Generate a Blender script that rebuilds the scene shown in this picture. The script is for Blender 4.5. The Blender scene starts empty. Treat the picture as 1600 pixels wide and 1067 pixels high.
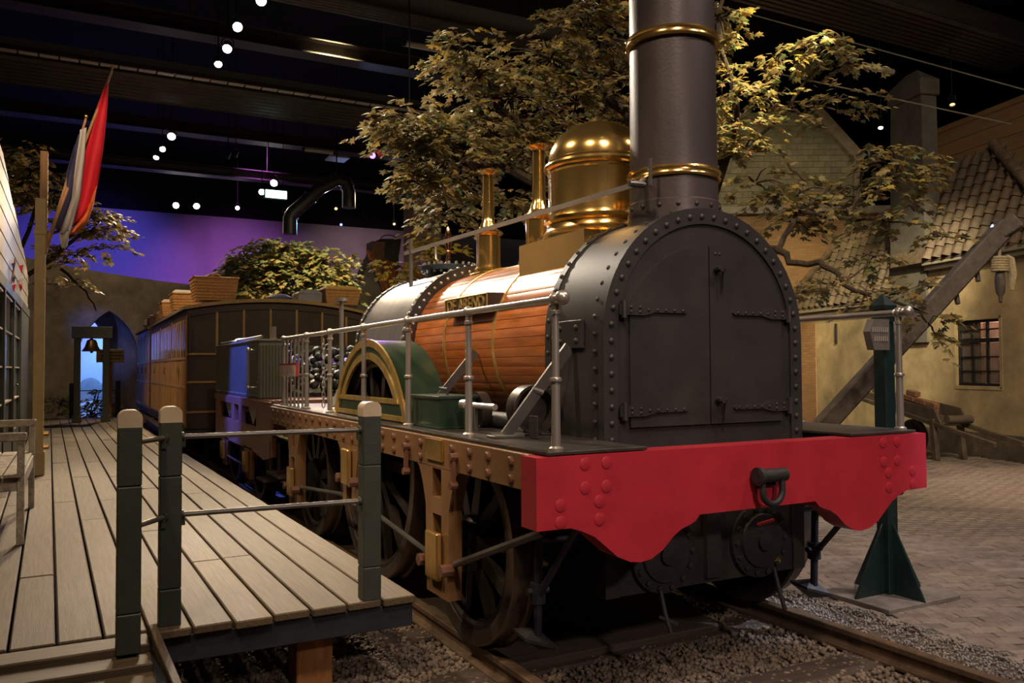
import bpy, math, random
from mathutils import Vector, Matrix, Quaternion
import numpy as np
random.seed(7); RNG = np.random.default_rng(11)
PI = math.pi
sc = bpy.context.scene
COL = sc.collection

# ---------------------------------------------------------------- camera
FPX = 1290.6
CAM = Vector((-3.0476, -3.0935, 1.5528))
_y, _p, _r = 0.4886, 0.031, -0.0057
FWD = Vector((math.sin(_y)*math.cos(_p), math.cos(_y)*math.cos(_p), math.sin(_p)))
_rt = Vector((math.cos(_y), -math.sin(_y), 0)); _up = _rt.cross(FWD)
RGT = _rt*math.cos(_r) + _up*math.sin(_r)
UPV = -_rt*math.sin(_r) + _up*math.cos(_r)
cd = bpy.data.cameras.new('camera'); cam = bpy.data.objects.new('camera', cd); COL.objects.link(cam)
cd.sensor_width = 36.0; cd.lens = FPX/1600*36.0; cd.clip_end = 200
cam.matrix_world = Matrix(((RGT.x, UPV.x, -FWD.x, CAM.x), (RGT.y, UPV.y, -FWD.y, CAM.y), (RGT.z, UPV.z, -FWD.z, CAM.z), (0, 0, 0, 1)))
sc.camera = cam
def ray(u, v): return FWD + RGT*((u-800)/FPX) - UPV*((v-533.5)/FPX)
def on(ax, val, u, v):
    r = ray(u, v); return CAM + r*((val-CAM[ax])/r[ax])
def onX(val, u, v): return on(0, val, u, v)
def onY(val, u, v): return on(1, val, u, v)
def onZ(val, u, v): return on(2, val, u, v)
def dep(t, u, v): return CAM + ray(u, v)*t

# ---------------------------------------------------------------- world, exposure, unseen lamps and fill
sc.view_settings.view_transform = 'Standard'; sc.view_settings.look = 'None'
sc.view_settings.gamma = 1.0; sc.view_settings.use_curve_mapping = False
sc.view_settings.exposure = 0.0
w = bpy.data.worlds.new('hall'); sc.world = w; w.use_nodes = True
w.node_tree.nodes['Background'].inputs[0].default_value = (0.30, 0.26, 0.24, 1)
w.node_tree.nodes['Background'].inputs[1].default_value = 0.035
WARM = (1.0, 0.72, 0.42); NEUT = (1.0, 0.86, 0.68); COOL = (0.72, 0.82, 1.0); BLUE = (0.10, 0.14, 1.0); PURP = (0.55, 0.16, 1.0)
def spot(loc, tgt, power, color=WARM, size=45, blend=0.6, radius=0.08, name='lamp_or_fill'):
    l = bpy.data.lights.new(name, 'SPOT'); l.energy = power; l.color = color
    l.spot_size = math.radians(size); l.spot_blend = blend; l.shadow_soft_size = radius
    o = bpy.data.objects.new(name, l); COL.objects.link(o); o.location = loc
    o.rotation_euler = (Vector(tgt)-Vector(loc)).to_track_quat('-Z', 'Y').to_euler()
    return o
# unseen lamps and added fill lights, outside the frame or behind leaves and beams
spot((-1.6, -8.4, 5.6), (0.1, 0.3, 0.55), 1100, (1.0, .80, .68), 30, .9, .3)       # added low fill from behind the camera, lifts the underframe
spot((-2.4, -4.6, 7.5), (-0.2, 0.4, 1.3), 560, (1.0, .78, .66), 46, .7, .25)      # front of the engine
spot((-4.6, -1.6, 7.5), (-0.9, 1.9, 1.0), 900, WARM, 44, .8, .2)                  # near side of the engine
spot((-5.4, 3.4, 7.5), (-0.7, 2.6, 1.6), 1700, (1.0, .78, .52), 40, .8, .2)                   # boiler flank
spot((2.2, -3.2, 8.2), (0.3, .8, 2.9), 800, (1.0, .80, .74), 40, .8, .2)           # chimney
spot((4.5, -0.8, 8.2), (3.6, 1.0, -.1), 1200, (1.0, .80, .70), 60, .8, .3)         # paving by the sign
spot((8.4, 1.0, 8.2), (8.8, 3.2, -.1), 2800, (1.0, .70, .50), 40, .9, .3)          # paving before the house
spot((5.2, -4.0, 6.5), (0.8, 1.3, -.1), 2600, COOL, 9, .5, .1)                      # cold pool behind the far wheel
spot((-3.0, -5.5, 9.6), (-1.0, 2.0, 0.5), 700, (1.0, .80, .62), 130, 1, .5)       # two broad fills added for ambient light
spot((6.0, -4.0, 9.6), (6.5, 5.0, 2.0), 800, (1.0, .78, .55), 130, 1, .5)  # second of the added broad fills
spot((7.2, 3.2, 8.3), (12.6, 9.8, 1.0), 6500, (1.0, .84, .50), 30, .8, .2)         # yellow pool on the house wall
spot((6.6, 0.6, 8.2), (11.5, 6.0, 1.8), 700, (1.0, .72, .44), 42, .9, .2)         # window wall
spot((7.5, 9.0, 8.2), (13.0, 11.5, 3.6), 2100, (1.0, .80, .38), 34, .8, .2)        # left roof
spot((7.0, 8.0, 8.3), (13.0, 13.5, 6.0), 2900, (1.0, .86, .48), 50, .8, .2)        # shingled gable
spot((4.0, -1.5, 9.4), (10.5, 6.0, 4.6), 900, (1.0, .78, .52), 50, .9, .2)        # roof and chimney
spot((-1.5, -2.0, 9.6), (3.2, 5.5, 4.2), 3000, (1.0, .80, .48), 62, .9, .3)        # added fill on the maple crown, from the front
spot((2.6, -2.6, 9.6), (6.6, 4.0, 3.8), 2200, (1.0, .86, .62), 34, .8, .2)          # added to brighten the maple limbs toward the houses
spot((5.6, 1.4, 9.6), (3.80, 4.3, 4.45), 11000, (1.0, .84, .40), 15, .5, .1)          # bright leaves right of the chimney
spot((0.5, 9.5, 9.6), (2.0, 6.0, 4.2), 1500, (1.0, .82, .45), 70, .8, .2)          # maple crown, from behind
spot((-4.6, 6.6, 7.8), (-1.15, 8.0, 1.72), 11000, (.07, .12, 1.0), 12, .6, .1)       # blue beam on the tender
spot((-2.2, 26.9, 9.8), (-2.6, 33.8, 4.6), 1500, (.14, .10, 1.0), 70, 1, .2)       # sky backdrop washes
spot((2.6, 25.5, 9.8), (3.2, 33.8, 3.4), 2000, (.62, .16, .85), 62, 1, .2)
spot((8.5, 26.5, 9.8), (8.6, 33.8, 4.6), 700, (.9, .5, .6), 60, 1, .2)
spot((-2.6, 26.8, 6.2), (-2.3, 29.0, 1.9), 3400, (.16, .22, 1.0), 75, .8, .2)      # behind the arch
spot((-1.6, 27.0, 5.0), (-2.1, 29.0, 0.9), 700, (.25, .85, 1.0), 40, .9, .2)
spot((-5.6, 9.0, 7.8), (-1.5, 14.2, 1.5), 2100, WARM, 46, .8, .2)                   # carriage flank
spot((-5.4, 21.5, 5.0), (-1.5, 26.0, 2.0), 700, (.12, .20, 1.0), 18, .8, .2)       # arch reveal
spot((-1.0, 17.5, 8.0), (-2.6, 25.0, 3.0), 700, (1.0, .74, .46), 60, .9, .2)       # stone wall
spot((-2.2, 3.0, 8.6), (-2.85, 8.3, 4.1), 1500, (1.0, .74, .50), 15, .7, .1)        # added lamp to brighten the flags
spot((1.6, 13.0, 9.6), (2.4, 16.5, 3.4), 8000, (1.0, .80, .42), 36, .7, .2)        # garden tree, gold side
# ---------------------------------------------------------------- materials
MATS = {}
def pm(name, col, rough=.5, metal=0., var=.25, scale=6., bump=.0, bscale=60., stretch=(1, 1, 1), rnd=0., coat=0., spec=.5, dark=None, detail=5.):
    if name in MATS: return MATS[name]
    m = bpy.data.materials.new(name); m.use_nodes = True; nt = m.node_tree; N = nt.nodes; L = nt.links
    b = N['Principled BSDF']
    tc = N.new('ShaderNodeTexCoord'); mp = N.new('ShaderNodeMapping'); mp.inputs['Scale'].default_value = stretch
    L.new(tc.outputs['Object'], mp.inputs['Vector'])
    nz = N.new('ShaderNodeTexNoise'); nz.inputs['Scale'].default_value = scale; nz.inputs['Detail'].default_value = detail; nz.inputs['Roughness'].default_value = .62
    L.new(mp.outputs[0], nz.inputs['Vector'])
    cr = N.new('ShaderNodeValToRGB')
    c0 = dark if dark else tuple(c*(1-var) for c in col); c1 = tuple(min(1, c*(1+var)) for c in col)
    cr.color_ramp.elements[0].position = .3; cr.color_ramp.elements[1].position = .72
    cr.color_ramp.elements[0].color = (*c0, 1); cr.color_ramp.elements[1].color = (*c1, 1)
    L.new(nz.outputs['Fac'], cr.inputs[0]); out = cr.outputs[0]
    if rnd:
        oi = N.new('ShaderNodeObjectInfo'); mr = N.new('ShaderNodeMapRange')
        mr.inputs['To Min'].default_value = 1-rnd; mr.inputs['To Max'].default_value = 1+rnd
        L.new(oi.outputs['Random'], mr.inputs['Value'])
        mx = N.new('ShaderNodeVectorMath'); mx.operation = 'SCALE'
        L.new(out, mx.inputs[0]); L.new(mr.outputs[0], mx.inputs['Scale']); out = mx.outputs[0]
        ad = N.new('ShaderNodeVectorMath'); ad.operation = 'MULTIPLY_ADD'   # each piece gets its own stretch of the grain
        ad.inputs[1].default_value = (7, 7, 7); L.new(oi.outputs['Random'], ad.inputs[0]); L.new(mp.outputs[0], ad.inputs[2])
        L.new(ad.outputs[0], nz.inputs['Vector'])
    L.new(out, b.inputs['Base Color'])
    b.inputs['Roughness'].default_value = rough; b.inputs['Metallic'].default_value = metal
    b.inputs['Specular IOR Level'].default_value = spec
    if coat: b.inputs['Coat Weight'].default_value = coat; b.inputs['Coat Roughness'].default_value = .12
    if bump:
        n2 = N.new('ShaderNodeTexNoise'); n2.inputs['Scale'].default_value = bscale; n2.inputs['Detail'].default_value = 4
        L.new(mp.outputs[0], n2.inputs['Vector'])
        bp = N.new('ShaderNodeBump'); bp.inputs['Strength'].default_value = bump; bp.inputs['Distance'].default_value = .02
        L.new(n2.outputs['Fac'], bp.inputs['Height']); L.new(bp.outputs[0], b.inputs['Normal'])
    MATS[name] = m; return m
def brickmat(name, c1, c2, mort, ang):
    if name in MATS: return MATS[name]
    m = bpy.data.materials.new(name); m.use_nodes = True; N = m.node_tree.nodes; L = m.node_tree.links; b = N['Principled BSDF']
    tc = N.new('ShaderNodeTexCoord'); mp = N.new('ShaderNodeMapping'); mp.inputs['Rotation'].default_value = (0, 0, -ang); L.new(tc.outputs['Object'], mp.inputs[0])
    sp = N.new('ShaderNodeSeparateXYZ'); cb = N.new('ShaderNodeCombineXYZ'); L.new(mp.outputs[0], sp.inputs[0]); L.new(sp.outputs['X'], cb.inputs['X']); L.new(sp.outputs['Z'], cb.inputs['Y'])
    br = N.new('ShaderNodeTexBrick'); br.inputs['Scale'].default_value = 1; br.inputs['Brick Width'].default_value = .22; br.inputs['Row Height'].default_value = .065; br.inputs['Mortar Size'].default_value = .009
    br.inputs['Color1'].default_value = (*c1, 1); br.inputs['Color2'].default_value = (*c2, 1); br.inputs['Mortar'].default_value = (*mort, 1)
    L.new(cb.outputs[0], br.inputs['Vector']); L.new(br.outputs['Color'], b.inputs['Base Color']); b.inputs['Roughness'].default_value = .85
    bp = N.new('ShaderNodeBump'); bp.inputs['Strength'].default_value = .4; bp.inputs['Distance'].default_value = .01; bp.invert = True; L.new(br.outputs['Fac'], bp.inputs['Height']); L.new(bp.outputs[0], b.inputs['Normal'])
    MATS[name] = m; return m
def em(name, col, s):
    if name in MATS: return MATS[name]
    m = bpy.data.materials.new(name); m.use_nodes = True; b = m.node_tree.nodes['Principled BSDF']
    b.inputs['Base Color'].default_value = (*col, 1); b.inputs['Emission Color'].default_value = (*col, 1); b.inputs['Emission Strength'].default_value = s
    MATS[name] = m; return m
BLACK = pm('smokebox_black', (.024, .0215, .021), .50, 0, .35, 3, .05, 160, spec=.45)
BLACK2 = pm('soot_black', (.016, .015, .016), .6, 0, .4, 5, .2, 60)
IRON = pm('wheel_iron', (.045, .035, .030), .42, .5, .4, 6, .1, 60)
TYRE = pm('tyre_steel', (.16, .12, .10), .34, .8, .35, 3, .1, 40, (1, 1, 1))
STEEL = pm('polished_steel', (.55, .50, .45), .30, .75, .12, 5, .03, 40)
DSTEEL = pm('grey_steel', (.17, .16, .15), .40, .7, .25, 5, .05, 50)
FIREBOX = pm('firebox_grey', (.26, .26, .27), .36, .75, .18, 4, .06, 40, (1, 6, 1))
BRASS = pm('polished_brass', (.87, .58, .20), .17, .94, .12, 3, .015, 20)
BRASST = pm('trim_brass', (.85, .58, .20), .34, .85, .25, 8, .05, 30)
BRASSD = pm('dull_brass', (.62, .40, .13), .36, .9, .25, 5, .08, 40)
COPPER = pm('copper', (.75, .38, .20), .2, 1, .1)
RED = pm('beam_red', (.37, .020, .034), .42, 0, .16, 4, .10, 130)
GREEN = pm('loco_green', (.020, .042, .026), .28, 0, .2, 4, .02, 40)
BROWN = pm('frame_brown', (.19, .098, .042), .42, 0, .22, 3, .06, 60)
BROWND = pm('bolt_brown', (.13, .055, .03), .4, 0, .2, 8)
LAG = pm('lagging_wood', (.37, .110, .024), .32, 0, .40, 5, 0, 30, (6, .7, 6), rnd=.28, coat=.30)
DECK = pm('deck_wood', (.084, .057, .029), .66, 0, .5, 9, .14, 40, (9, .35, 9), rnd=.2)
DECKX = pm('deck_wood_across', (.084, .057, .029), .66, 0, .5, 9, .14, 40, (.35, 9, 9), rnd=.2)
NAVY = pm('fascia_dark', (.018, .020, .028), .55, 0, .3, 4)
POSTG = pm('post_green', (.034, .040, .031), .5, 0, .2, 5, .12, 120)
CAPLIT = pm('post_cap_lit', (.42, .34, .24), .5, 0, .12, 6)  # cap tops: brightness from overhead light put into the colour
BLOCK = pm('timber_block', (.36, .15, .045), .7, 0, .3, 9, .3, 30, (3, 3, .8))
BENCH = pm('weathered_bench', (.42, .36, .26), .75, 0, .35, 8, .4, 40, (2, 2, 2), dark=(.2, .17, .12))
CREAM = pm('cream_paint', (.52, .38, .17), .5, 0, .15, 6)
BAREW = pm('bare_wood', (.42, .22, .09), .6, 0, .3, 6, .1, 40, (4, 4, .6))
GRAVEL = pm('gravel_bed', (.11, .085, .065), .9, 0, .45, 30, .6, 90)
DIRT = pm('hall_floor', (.15, .125, .105), .8, 0, .35, 3, .3, 60)
BRICKP = pm('paving_brick', (.225, .185, .16), .72, 0, .3, 14, .35, 70, rnd=.20)
RAILM = pm('rusty_rail', (.13, .085, .055), .5, .3, .4, 8, .25, 60)
SLEEP = pm('sleeper_wood', (.055, .038, .028), .8, 0, .4, 6, .4, 40, (.6, 5, 5), rnd=.2)
TEAL = pm('sign_green', (.010, .027, .028), .4, 0, .35, 5, .05, 40)
SIGNG = pm('sign_grey', (.13, .115, .10), .6, 0, .2, 8)
PLAST = pm('ochre_plaster', (.36, .275, .155), .85, 0, .32, 1.6, .25, 30, dark=(.20, .155, .095))
PLASG = pm('grey_plaster', (.22, .20, .165), .85, 0, .3, 2, .25, 30)
CHIMG = pm('grey_chimney', (.105, .095, .082), .85, 0, .3, 3, .3, 40)
PLINTH = pm('plinth_stone', (.11, .085, .065), .85, 0, .4, 4, .4, 20)
GUTTER = pm('gutter_zinc', (.30, .27, .22), .6, 0, .2, 4)
TILE = pm('pantile', (.105, .076, .052), .7, 0, .35, 9, .2, 60, rnd=.25)
TILEO = pm('orange_pantile', (.42, .14, .05), .65, 0, .3, 9, .2, 60, rnd=.25)
SHING = pm('shingle_stone', (.25, .22, .145), .8, 0, .25, 6, .25, 60, rnd=.14)
BEIGE = pm('beige_boards', (.33, .215, .11), .8, 0, .2, 3, .1, 30, (.4, .4, 5), rnd=.1)
WINF = pm('window_black', (.012, .012, .012), .4)
TIMB = pm('old_timber', (.075, .056, .048), .75, 0, .45, 5, .4, 30, (2, 2, 2))
BARROW = pm('barrow_wood', (.085, .062, .045), .75, 0, .4, 6, .3, 40)
RBRICK = pm('loose_brick', (.22, .105, .06), .8, 0, .3, 10, .4, 50, rnd=.2)
ROPE = pm('hemp_rope', (.33, .26, .16), .9, 0, .3, 40, .5, 120)
BARK = pm('bark', (.045, .029, .020), .9, 0, .4, 9, .8, 26, (3, 3, 1))
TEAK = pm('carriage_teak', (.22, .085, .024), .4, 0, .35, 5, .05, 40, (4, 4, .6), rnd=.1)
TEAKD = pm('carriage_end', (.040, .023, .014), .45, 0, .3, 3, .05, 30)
MOULD = pm('moulding_ochre', (.34, .20, .075), .4, 0, .15, 6)
ROOFC = pm('carriage_roof', (.20, .17, .15), .5, 0, .25, 3)
WICK = pm('wicker', (.50, .25, .085), .7, 0, .4, 30, .7, 70, (1, 1, 2))
CLOTHW = pm('white_cloth', (.62, .58, .55), .85, 0, .1, 5)
LEATH = pm('leather_brown', (.20, .085, .045), .5, 0, .25, 8, .1, 40)
TANKG = pm('tank_green', (.15, .16, .12), .35, .35, .3, 4, .06, 30, (5, 5, .5))
PINKB = pm('tender_brown', (.26, .115, .075), .42, 0, .2, 4, .05, 50)
COAL = pm('coal', (.018, .018, .019), .42, 0, .5, 14, .3, 40, rnd=.3)
REDF = pm('flag_red', (.62, .006, .018), .7, 0, .1, 3)
WHITEF = pm('flag_white', (.55, .50, .44), .75, 0, .08, 3)
BLUEF = pm('flag_blue', (.045, .040, .11), .75, 0, .1, 3)
ORANF = pm('flag_orange', (.70, .16, .03), .7, 0, .1, 3)
BOARDW = pm('white_boards', (.48, .45, .43), .6, 0, .12, 4, rnd=.06)
DOORG = pm('door_green', (.040, .052, .042), .5, 0, .2, 4)
CEILB = pm('ceiling_black', (.010, .009, .009), .9, 0, .3, 1)
BEAMB = pm('ceiling_beam', (.045, .036, .030), .6, 0, .3, 3, .1, 20, (.3, 4, 4))
TRAYW = pm('tray_white', (.78, .70, .64), .6, 0, .1, 4)
DUCT = pm('duct_grey', (.13, .12, .12), .4, .6, .2, 4, .2, 3, (1, 1, 1))
FIXT = pm('fixture_black', (.02, .02, .022), .4, .3, .2, 8)
STONE = pm('arch_stone', (.20, .165, .12), .9, 0, .45, 1.3, .5, 14, dark=(.09, .075, .055))
SKYW = pm('sky_backdrop', (.55, .55, .58), .9, 0, .12, .5)
SHRUB = pm('shrub_dark', (.05, .05, .05), .8, 0, .4, 9)
PEB = pm('pebbles', (.17, .128, .092), .85, 0, .5, 9, 0, 50, dark=(.055, .04, .028))
PEBW = pm('pale_pebbles', (.24, .225, .21), .8, 0, .35, 9)
REDS = pm('sign_red', (.50, .03, .03), .5); WHITES = pm('sign_white', (.75, .68, .62), .5); INK = pm('sign_ink', (.10, .03, .03), .6)
YELS = pm('notice_yellow', (.50, .36, .16), .6)
def leafmat(name, cols, trans=.45):
    m = bpy.data.materials.new(name); m.use_nodes = True; N = m.node_tree.nodes; L = m.node_tree.links
    b = N['Principled BSDF']; g = N.new('ShaderNodeNewGeometry'); oi = N.new('ShaderNodeObjectInfo'); ad = N.new('ShaderNodeMath'); ad.operation = 'ADD'
    fr = N.new('ShaderNodeMath'); fr.operation = 'FRACT'
    L.new(g.outputs['Random Per Island'], ad.inputs[0]); L.new(oi.outputs['Random'], ad.inputs[1]); L.new(ad.outputs[0], fr.inputs[0])
    cr = N.new('ShaderNodeValToRGB'); r = cr.color_ramp
    for i, c in enumerate(cols):
        e = r.elements[i] if i < 2 else r.elements.new(i/(len(cols)-1))
        e.position = i/(len(cols)-1); e.color = (*c, 1)
    L.new(fr.outputs[0], cr.inputs[0]); L.new(cr.outputs[0], b.inputs['Base Color']); b.inputs['Roughness'].default_value = .5
    t = N.new('ShaderNodeBsdfTranslucent'); L.new(cr.outputs[0], t.inputs['Color'])
    mx = N.new('ShaderNodeMixShader'); mx.inputs[0].default_value = trans
    L.new(b.outputs[0], mx.inputs[1]); L.new(t.outputs[0], mx.inputs[2]); L.new(mx.outputs[0], N['Material Output'].inputs[0])
    return m
LEAF = leafmat('maple_leaves', [(.22, .14, .06), (.27, .21, .10), (.18, .17, .075), (.31, .22, .09), (.09, .14, .055), (.24, .14, .08), (.38, .26, .05), (.24, .21, .11)])
LEAFB = leafmat('garden_leaves', [(.20, .19, .07), (.12, .16, .06), (.34, .20, .06), (.18, .22, .10), (.28, .24, .10)])
LEAFY = leafmat('yellow_leaves', [(.60, .36, .03), (.55, .40, .04), (.40, .30, .05)])
def glass(name, col=(.5, .45, .4), rough=.05):
    m = bpy.data.materials.new(name); m.use_nodes = True; b = m.node_tree.nodes['Principled BSDF']
    b.inputs['Base Color'].default_value = (*col, 1); b.inputs['Roughness'].default_value = rough; b.inputs['Transmission Weight'].default_value = .85; b.inputs['IOR'].default_value = 1.3
    return m
GLASS = glass('window_glass')
LENSW = em('lamp_white', (1, .95, .9), 40); LENSV = em('lamp_violet', (.45, .20, 1), 3.5); LENSO = em('lamp_orange', (1, .50, .20), 3); LENSB = em('lamp_blue', (.25, .35, 1), 3)
EXITM = em('exit_sign_green', (.70, 1, .90), 4)

# ---------------------------------------------------------------- mesh builder
class M:
    def __init__(s): s.v = []; s.f = []
    def add(s, vs, fs):
        o = len(s.v); s.v += [tuple(v) for v in vs]; s.f += [tuple(i+o for i in f) for f in fs]; return s
    def box(s, a, b, bev=0., T=None):
        (x0, y0, z0), (x1, y1, z1) = a, b
        x0, x1 = min(x0, x1), max(x0, x1); y0, y1 = min(y0, y1), max(y0, y1); z0, z1 = min(z0, z1), max(z0, z1)
        if bev <= 0:
            vs = [(x, y, z) for z in (z0, z1) for y in (y0, y1) for x in (x0, x1)]
            fs = [(0, 2, 3, 1), (4, 5, 7, 6), (0, 1, 5, 4), (2, 6, 7, 3), (0, 4, 6, 2), (1, 3, 7, 5)]
        else:
            bev = min(bev, (x1-x0)*.45, (y1-y0)*.45, (z1-z0)*.45)
            vs = []; idx = {}
            for sx in (0, 1):
                for sy in (0, 1):
                    for sz in (0, 1):
                        X = (x0, x1)[sx]; Y = (y0, y1)[sy]; Z = (z0, z1)[sz]
                        dx = bev*(1, -1)[sx]; dy = bev*(1, -1)[sy]; dz = bev*(1, -1)[sz]
                        for k, p in enumerate(((X, Y+dy, Z+dz), (X+dx, Y, Z+dz), (X+dx, Y+dy, Z))):
                            idx[(sx, sy, sz, k)] = len(vs); vs.append(p)
            I = lambda a, b, c, k: idx[(a, b, c, k)]
            fs = []
            for q in (0, 1):
                fs.append((I(q, 0, 0, 0), I(q, 1, 0, 0), I(q, 1, 1, 0), I(q, 0, 1, 0)))
                fs.append((I(0, q, 0, 1), I(1, q, 0, 1), I(1, q, 1, 1), I(0, q, 1, 1)))
                fs.append((I(0, 0, q, 2), I(1, 0, q, 2), I(1, 1, q, 2), I(0, 1, q, 2)))
            for a_ in (0, 1):
                for b_ in (0, 1):
                    fs.append((I(a_, b_, 0, 0), I(a_, b_, 0, 1), I(a_, b_, 1, 1), I(a_, b_, 1, 0)))
                    fs.append((I(a_, 0, b_, 0), I(a_, 0, b_, 2), I(a_, 1, b_, 2), I(a_, 1, b_, 0)))
                    fs.append((I(0, a_, b_, 1), I(0, a_, b_, 2), I(1, a_, b_, 2), I(1, a_, b_, 1)))
            for a_ in (0, 1):
                for b_ in (0, 1):
                    for c_ in (0, 1): fs.append((I(a_, b_, c_, 0), I(a_, b_, c_, 1), I(a_, b_, c_, 2)))
        if T: vs = [T @ Vector(v) for v in vs]
        return s.add(vs, fs)
    def bar(s, p0, p1, w, h, up=(0, 0, 1), bev=0.):
        p0 = Vector(p0); p1 = Vector(p1); d = p1-p0; l = d.length; z = d.normalized(); u = Vector(up)
        x = u.cross(z)
        if x.length < 1e-4: x = Vector((1, 0, 0))
        x.normalize(); y = z.cross(x)
        T = Matrix(((x.x, y.x, z.x, p0.x), (x.y, y.y, z.y, p0.y), (x.z, y.z, z.z, p0.z), (0, 0, 0, 1)))
        return s.box((-w/2, -h/2, 0), (w/2, h/2, l), bev, T)
    def tube(s, pts, r, n=10, cap=True):
        pts = [Vector(p) for p in pts]; k = len(pts); rs = r if isinstance(r, (list, tuple)) else [r]*k
        rings = []; ref = None
        for i, p in enumerate(pts):
            d = (pts[min(i+1, k-1)]-pts[max(i-1, 0)]).normalized()
            if ref is None: ref = Vector((0, 0, 1)) if abs(d.z) < .9 else Vector((1, 0, 0))
            x = ref.cross(d).normalized(); y = d.cross(x); ref = y
            rings.append([p+(x*math.cos(2*PI*j/n)+y*math.sin(2*PI*j/n))*rs[i] for j in range(n)])
        vs = [v for R in rings for v in R]; fs = []
        for i in range(k-1):
            for j in range(n):
                a = i*n+j; b = i*n+(j+1) % n; fs.append((a, b, b+n, a+n))
        if cap: fs.append(tuple(range(n))[::-1]); fs.append(tuple(range((k-1)*n, k*n)))
        return s.add(vs, fs)
    def lathe(s, prof, o=(0, 0, 0), ax=(0, 0, 1), n=32):
        o = Vector(o); z = Vector(ax).normalized(); ref = Vector((0, 0, 1)) if abs(z.z) < .9 else Vector((1, 0, 0))
        x = ref.cross(z).normalized(); y = z.cross(x); vs = []; fs = []; k = len(prof)
        for r, h in prof:
            for j in range(n):
                a = 2*PI*j/n; vs.append(o+z*h+(x*math.cos(a)+y*math.sin(a))*r)
        for i in range(k-1):
            for j in range(n):
                a = i*n+j; b = i*n+(j+1) % n; fs.append((a, b, b+n, a+n))
        if prof[0][0] > 1e-4: fs.append(tuple(range(n))[::-1])
        if prof[-1][0] > 1e-4: fs.append(tuple(range((k-1)*n, k*n)))
        return s.add(vs, fs)
    def ball(s, c, r, n=14):
        m = n//2
        return s.lathe([(max(1e-5, r*math.sin(PI*i/m)), -r*math.cos(PI*i/m)) for i in range(m+1)], c, (0, 0, 1), n)
    def prism(s, poly, ax, a, b):
        """2-D polygon (list of (p,q)) in the plane across axis ax, extruded from a to b"""
        def P(p, q, t): return [(t, p, q), (p, t, q), (p, q, t)][ax]
        n = len(poly); vs = [P(p, q, a) for p, q in poly]+[P(p, q, b) for p, q in poly]
        fs = [tuple(range(n)), tuple(range(n, 2*n))[::-1]]+[(i, (i+1) % n, (i+1) % n+n, i+n) for i in range(n)]
        return s.add(vs, fs)
    def strip(s, inner, outer, ax, a, b):
        """band between two open 2-D polylines of equal length, extruded from a to b"""
        def P(p, t): return [(t, p[0], p[1]), (p[0], t, p[1]), (p[0], p[1], t)][ax]
        n = len(inner); vs = []
        for t in (a, b):
            vs += [P(p, t) for p in inner]+[P(p, t) for p in outer]
        fs = []
        for i in range(n-1):
            fs += [(i, i+1, n+i+1, n+i), (2*n+i, 3*n+i, 3*n+i+1, 2*n+i+1), (n+i, n+i+1, 3*n+i+1, 3*n+i), (i, 2*n+i, 2*n+i+1, i+1)]
        fs += [(0, n, 3*n, 2*n), (n-1, 3*n-1, 4*n-1, 2*n-1)]
        return s.add(vs, fs)
    def rivet(s, c, nrm, r, h=None, n=8):
        h = h or r*.7
        return s.lathe([(r, -.002), (r*.92, h*.5), (r*.55, h*.9), (1e-5, h)], c, nrm, n)
    def mesh(s, name, mat, ang=35, flat=False):
        me = bpy.data.meshes.new(name); me.from_pydata([tuple(v) for v in s.v], [], s.f); me.update()
        import bmesh
        bm = bmesh.new(); bm.from_mesh(me); bmesh.ops.recalc_face_normals(bm, faces=bm.faces); bm.to_mesh(me); bm.free()
        if not flat:
            me.shade_smooth(); me.set_sharp_from_angle(angle=math.radians(ang))
        if mat: me.materials.append(mat)
        return me
    def obj(s, name, mat, parent=None, **k):
        return link(name, s.mesh(name, mat, **k), parent)
def link(name, me, parent=None, loc=(0, 0, 0), rot=None, scale=None):
    o = bpy.data.objects.new(name, me); COL.objects.link(o)
    if parent is not None:
        o.parent = parent; o.location = Vector(loc)-Vector(parent.get('_w', (0, 0, 0)))
    else: o.location = loc
    o['_w'] = tuple(loc)
    if rot is not None:
        o.rotation_mode = 'QUATERNION'; o.rotation_quaternion = rot
    if scale is not None: o.scale = scale
    return o
def tag(o, label=None, cat=None, group=None, kind=None):
    if label: o['label'] = label
    if cat: o['category'] = cat
    if group: o['group'] = group
    if kind: o['kind'] = kind
    return o
def thing(name, loc, label, cat, group=None, kind=None):
    o = bpy.data.objects.new(name, None); COL.objects.link(o); o.location = loc; o['_w'] = tuple(loc); o.empty_display_size = .1
    return tag(o, label, cat, group, kind)
def arc(cx, cy, r, a0, a1, n, ry=None):
    ry = ry or r
    return [(cx+r*math.cos(math.radians(a0+(a1-a0)*i/n)), cy+ry*math.sin(math.radians(a0+(a1-a0)*i/n))) for i in range(n+1)]
def archpoly(hw, zb, zc, R, n=28):
    """arch outline in (x,z): foot, up, round top, down"""
    return [(-hw, zb)]+[(-p, q) for p, q in arc(0, zc, R, 0, 180, n)]+[(hw, zb)] if False else [(hw, zb)]+arc(0, zc, R, 0, 180, n)+[(-hw, zb)]
def wood_quat(d, up=(0, 0, 1)):
    return Vector(d).to_track_quat('Y', 'Z')
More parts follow.
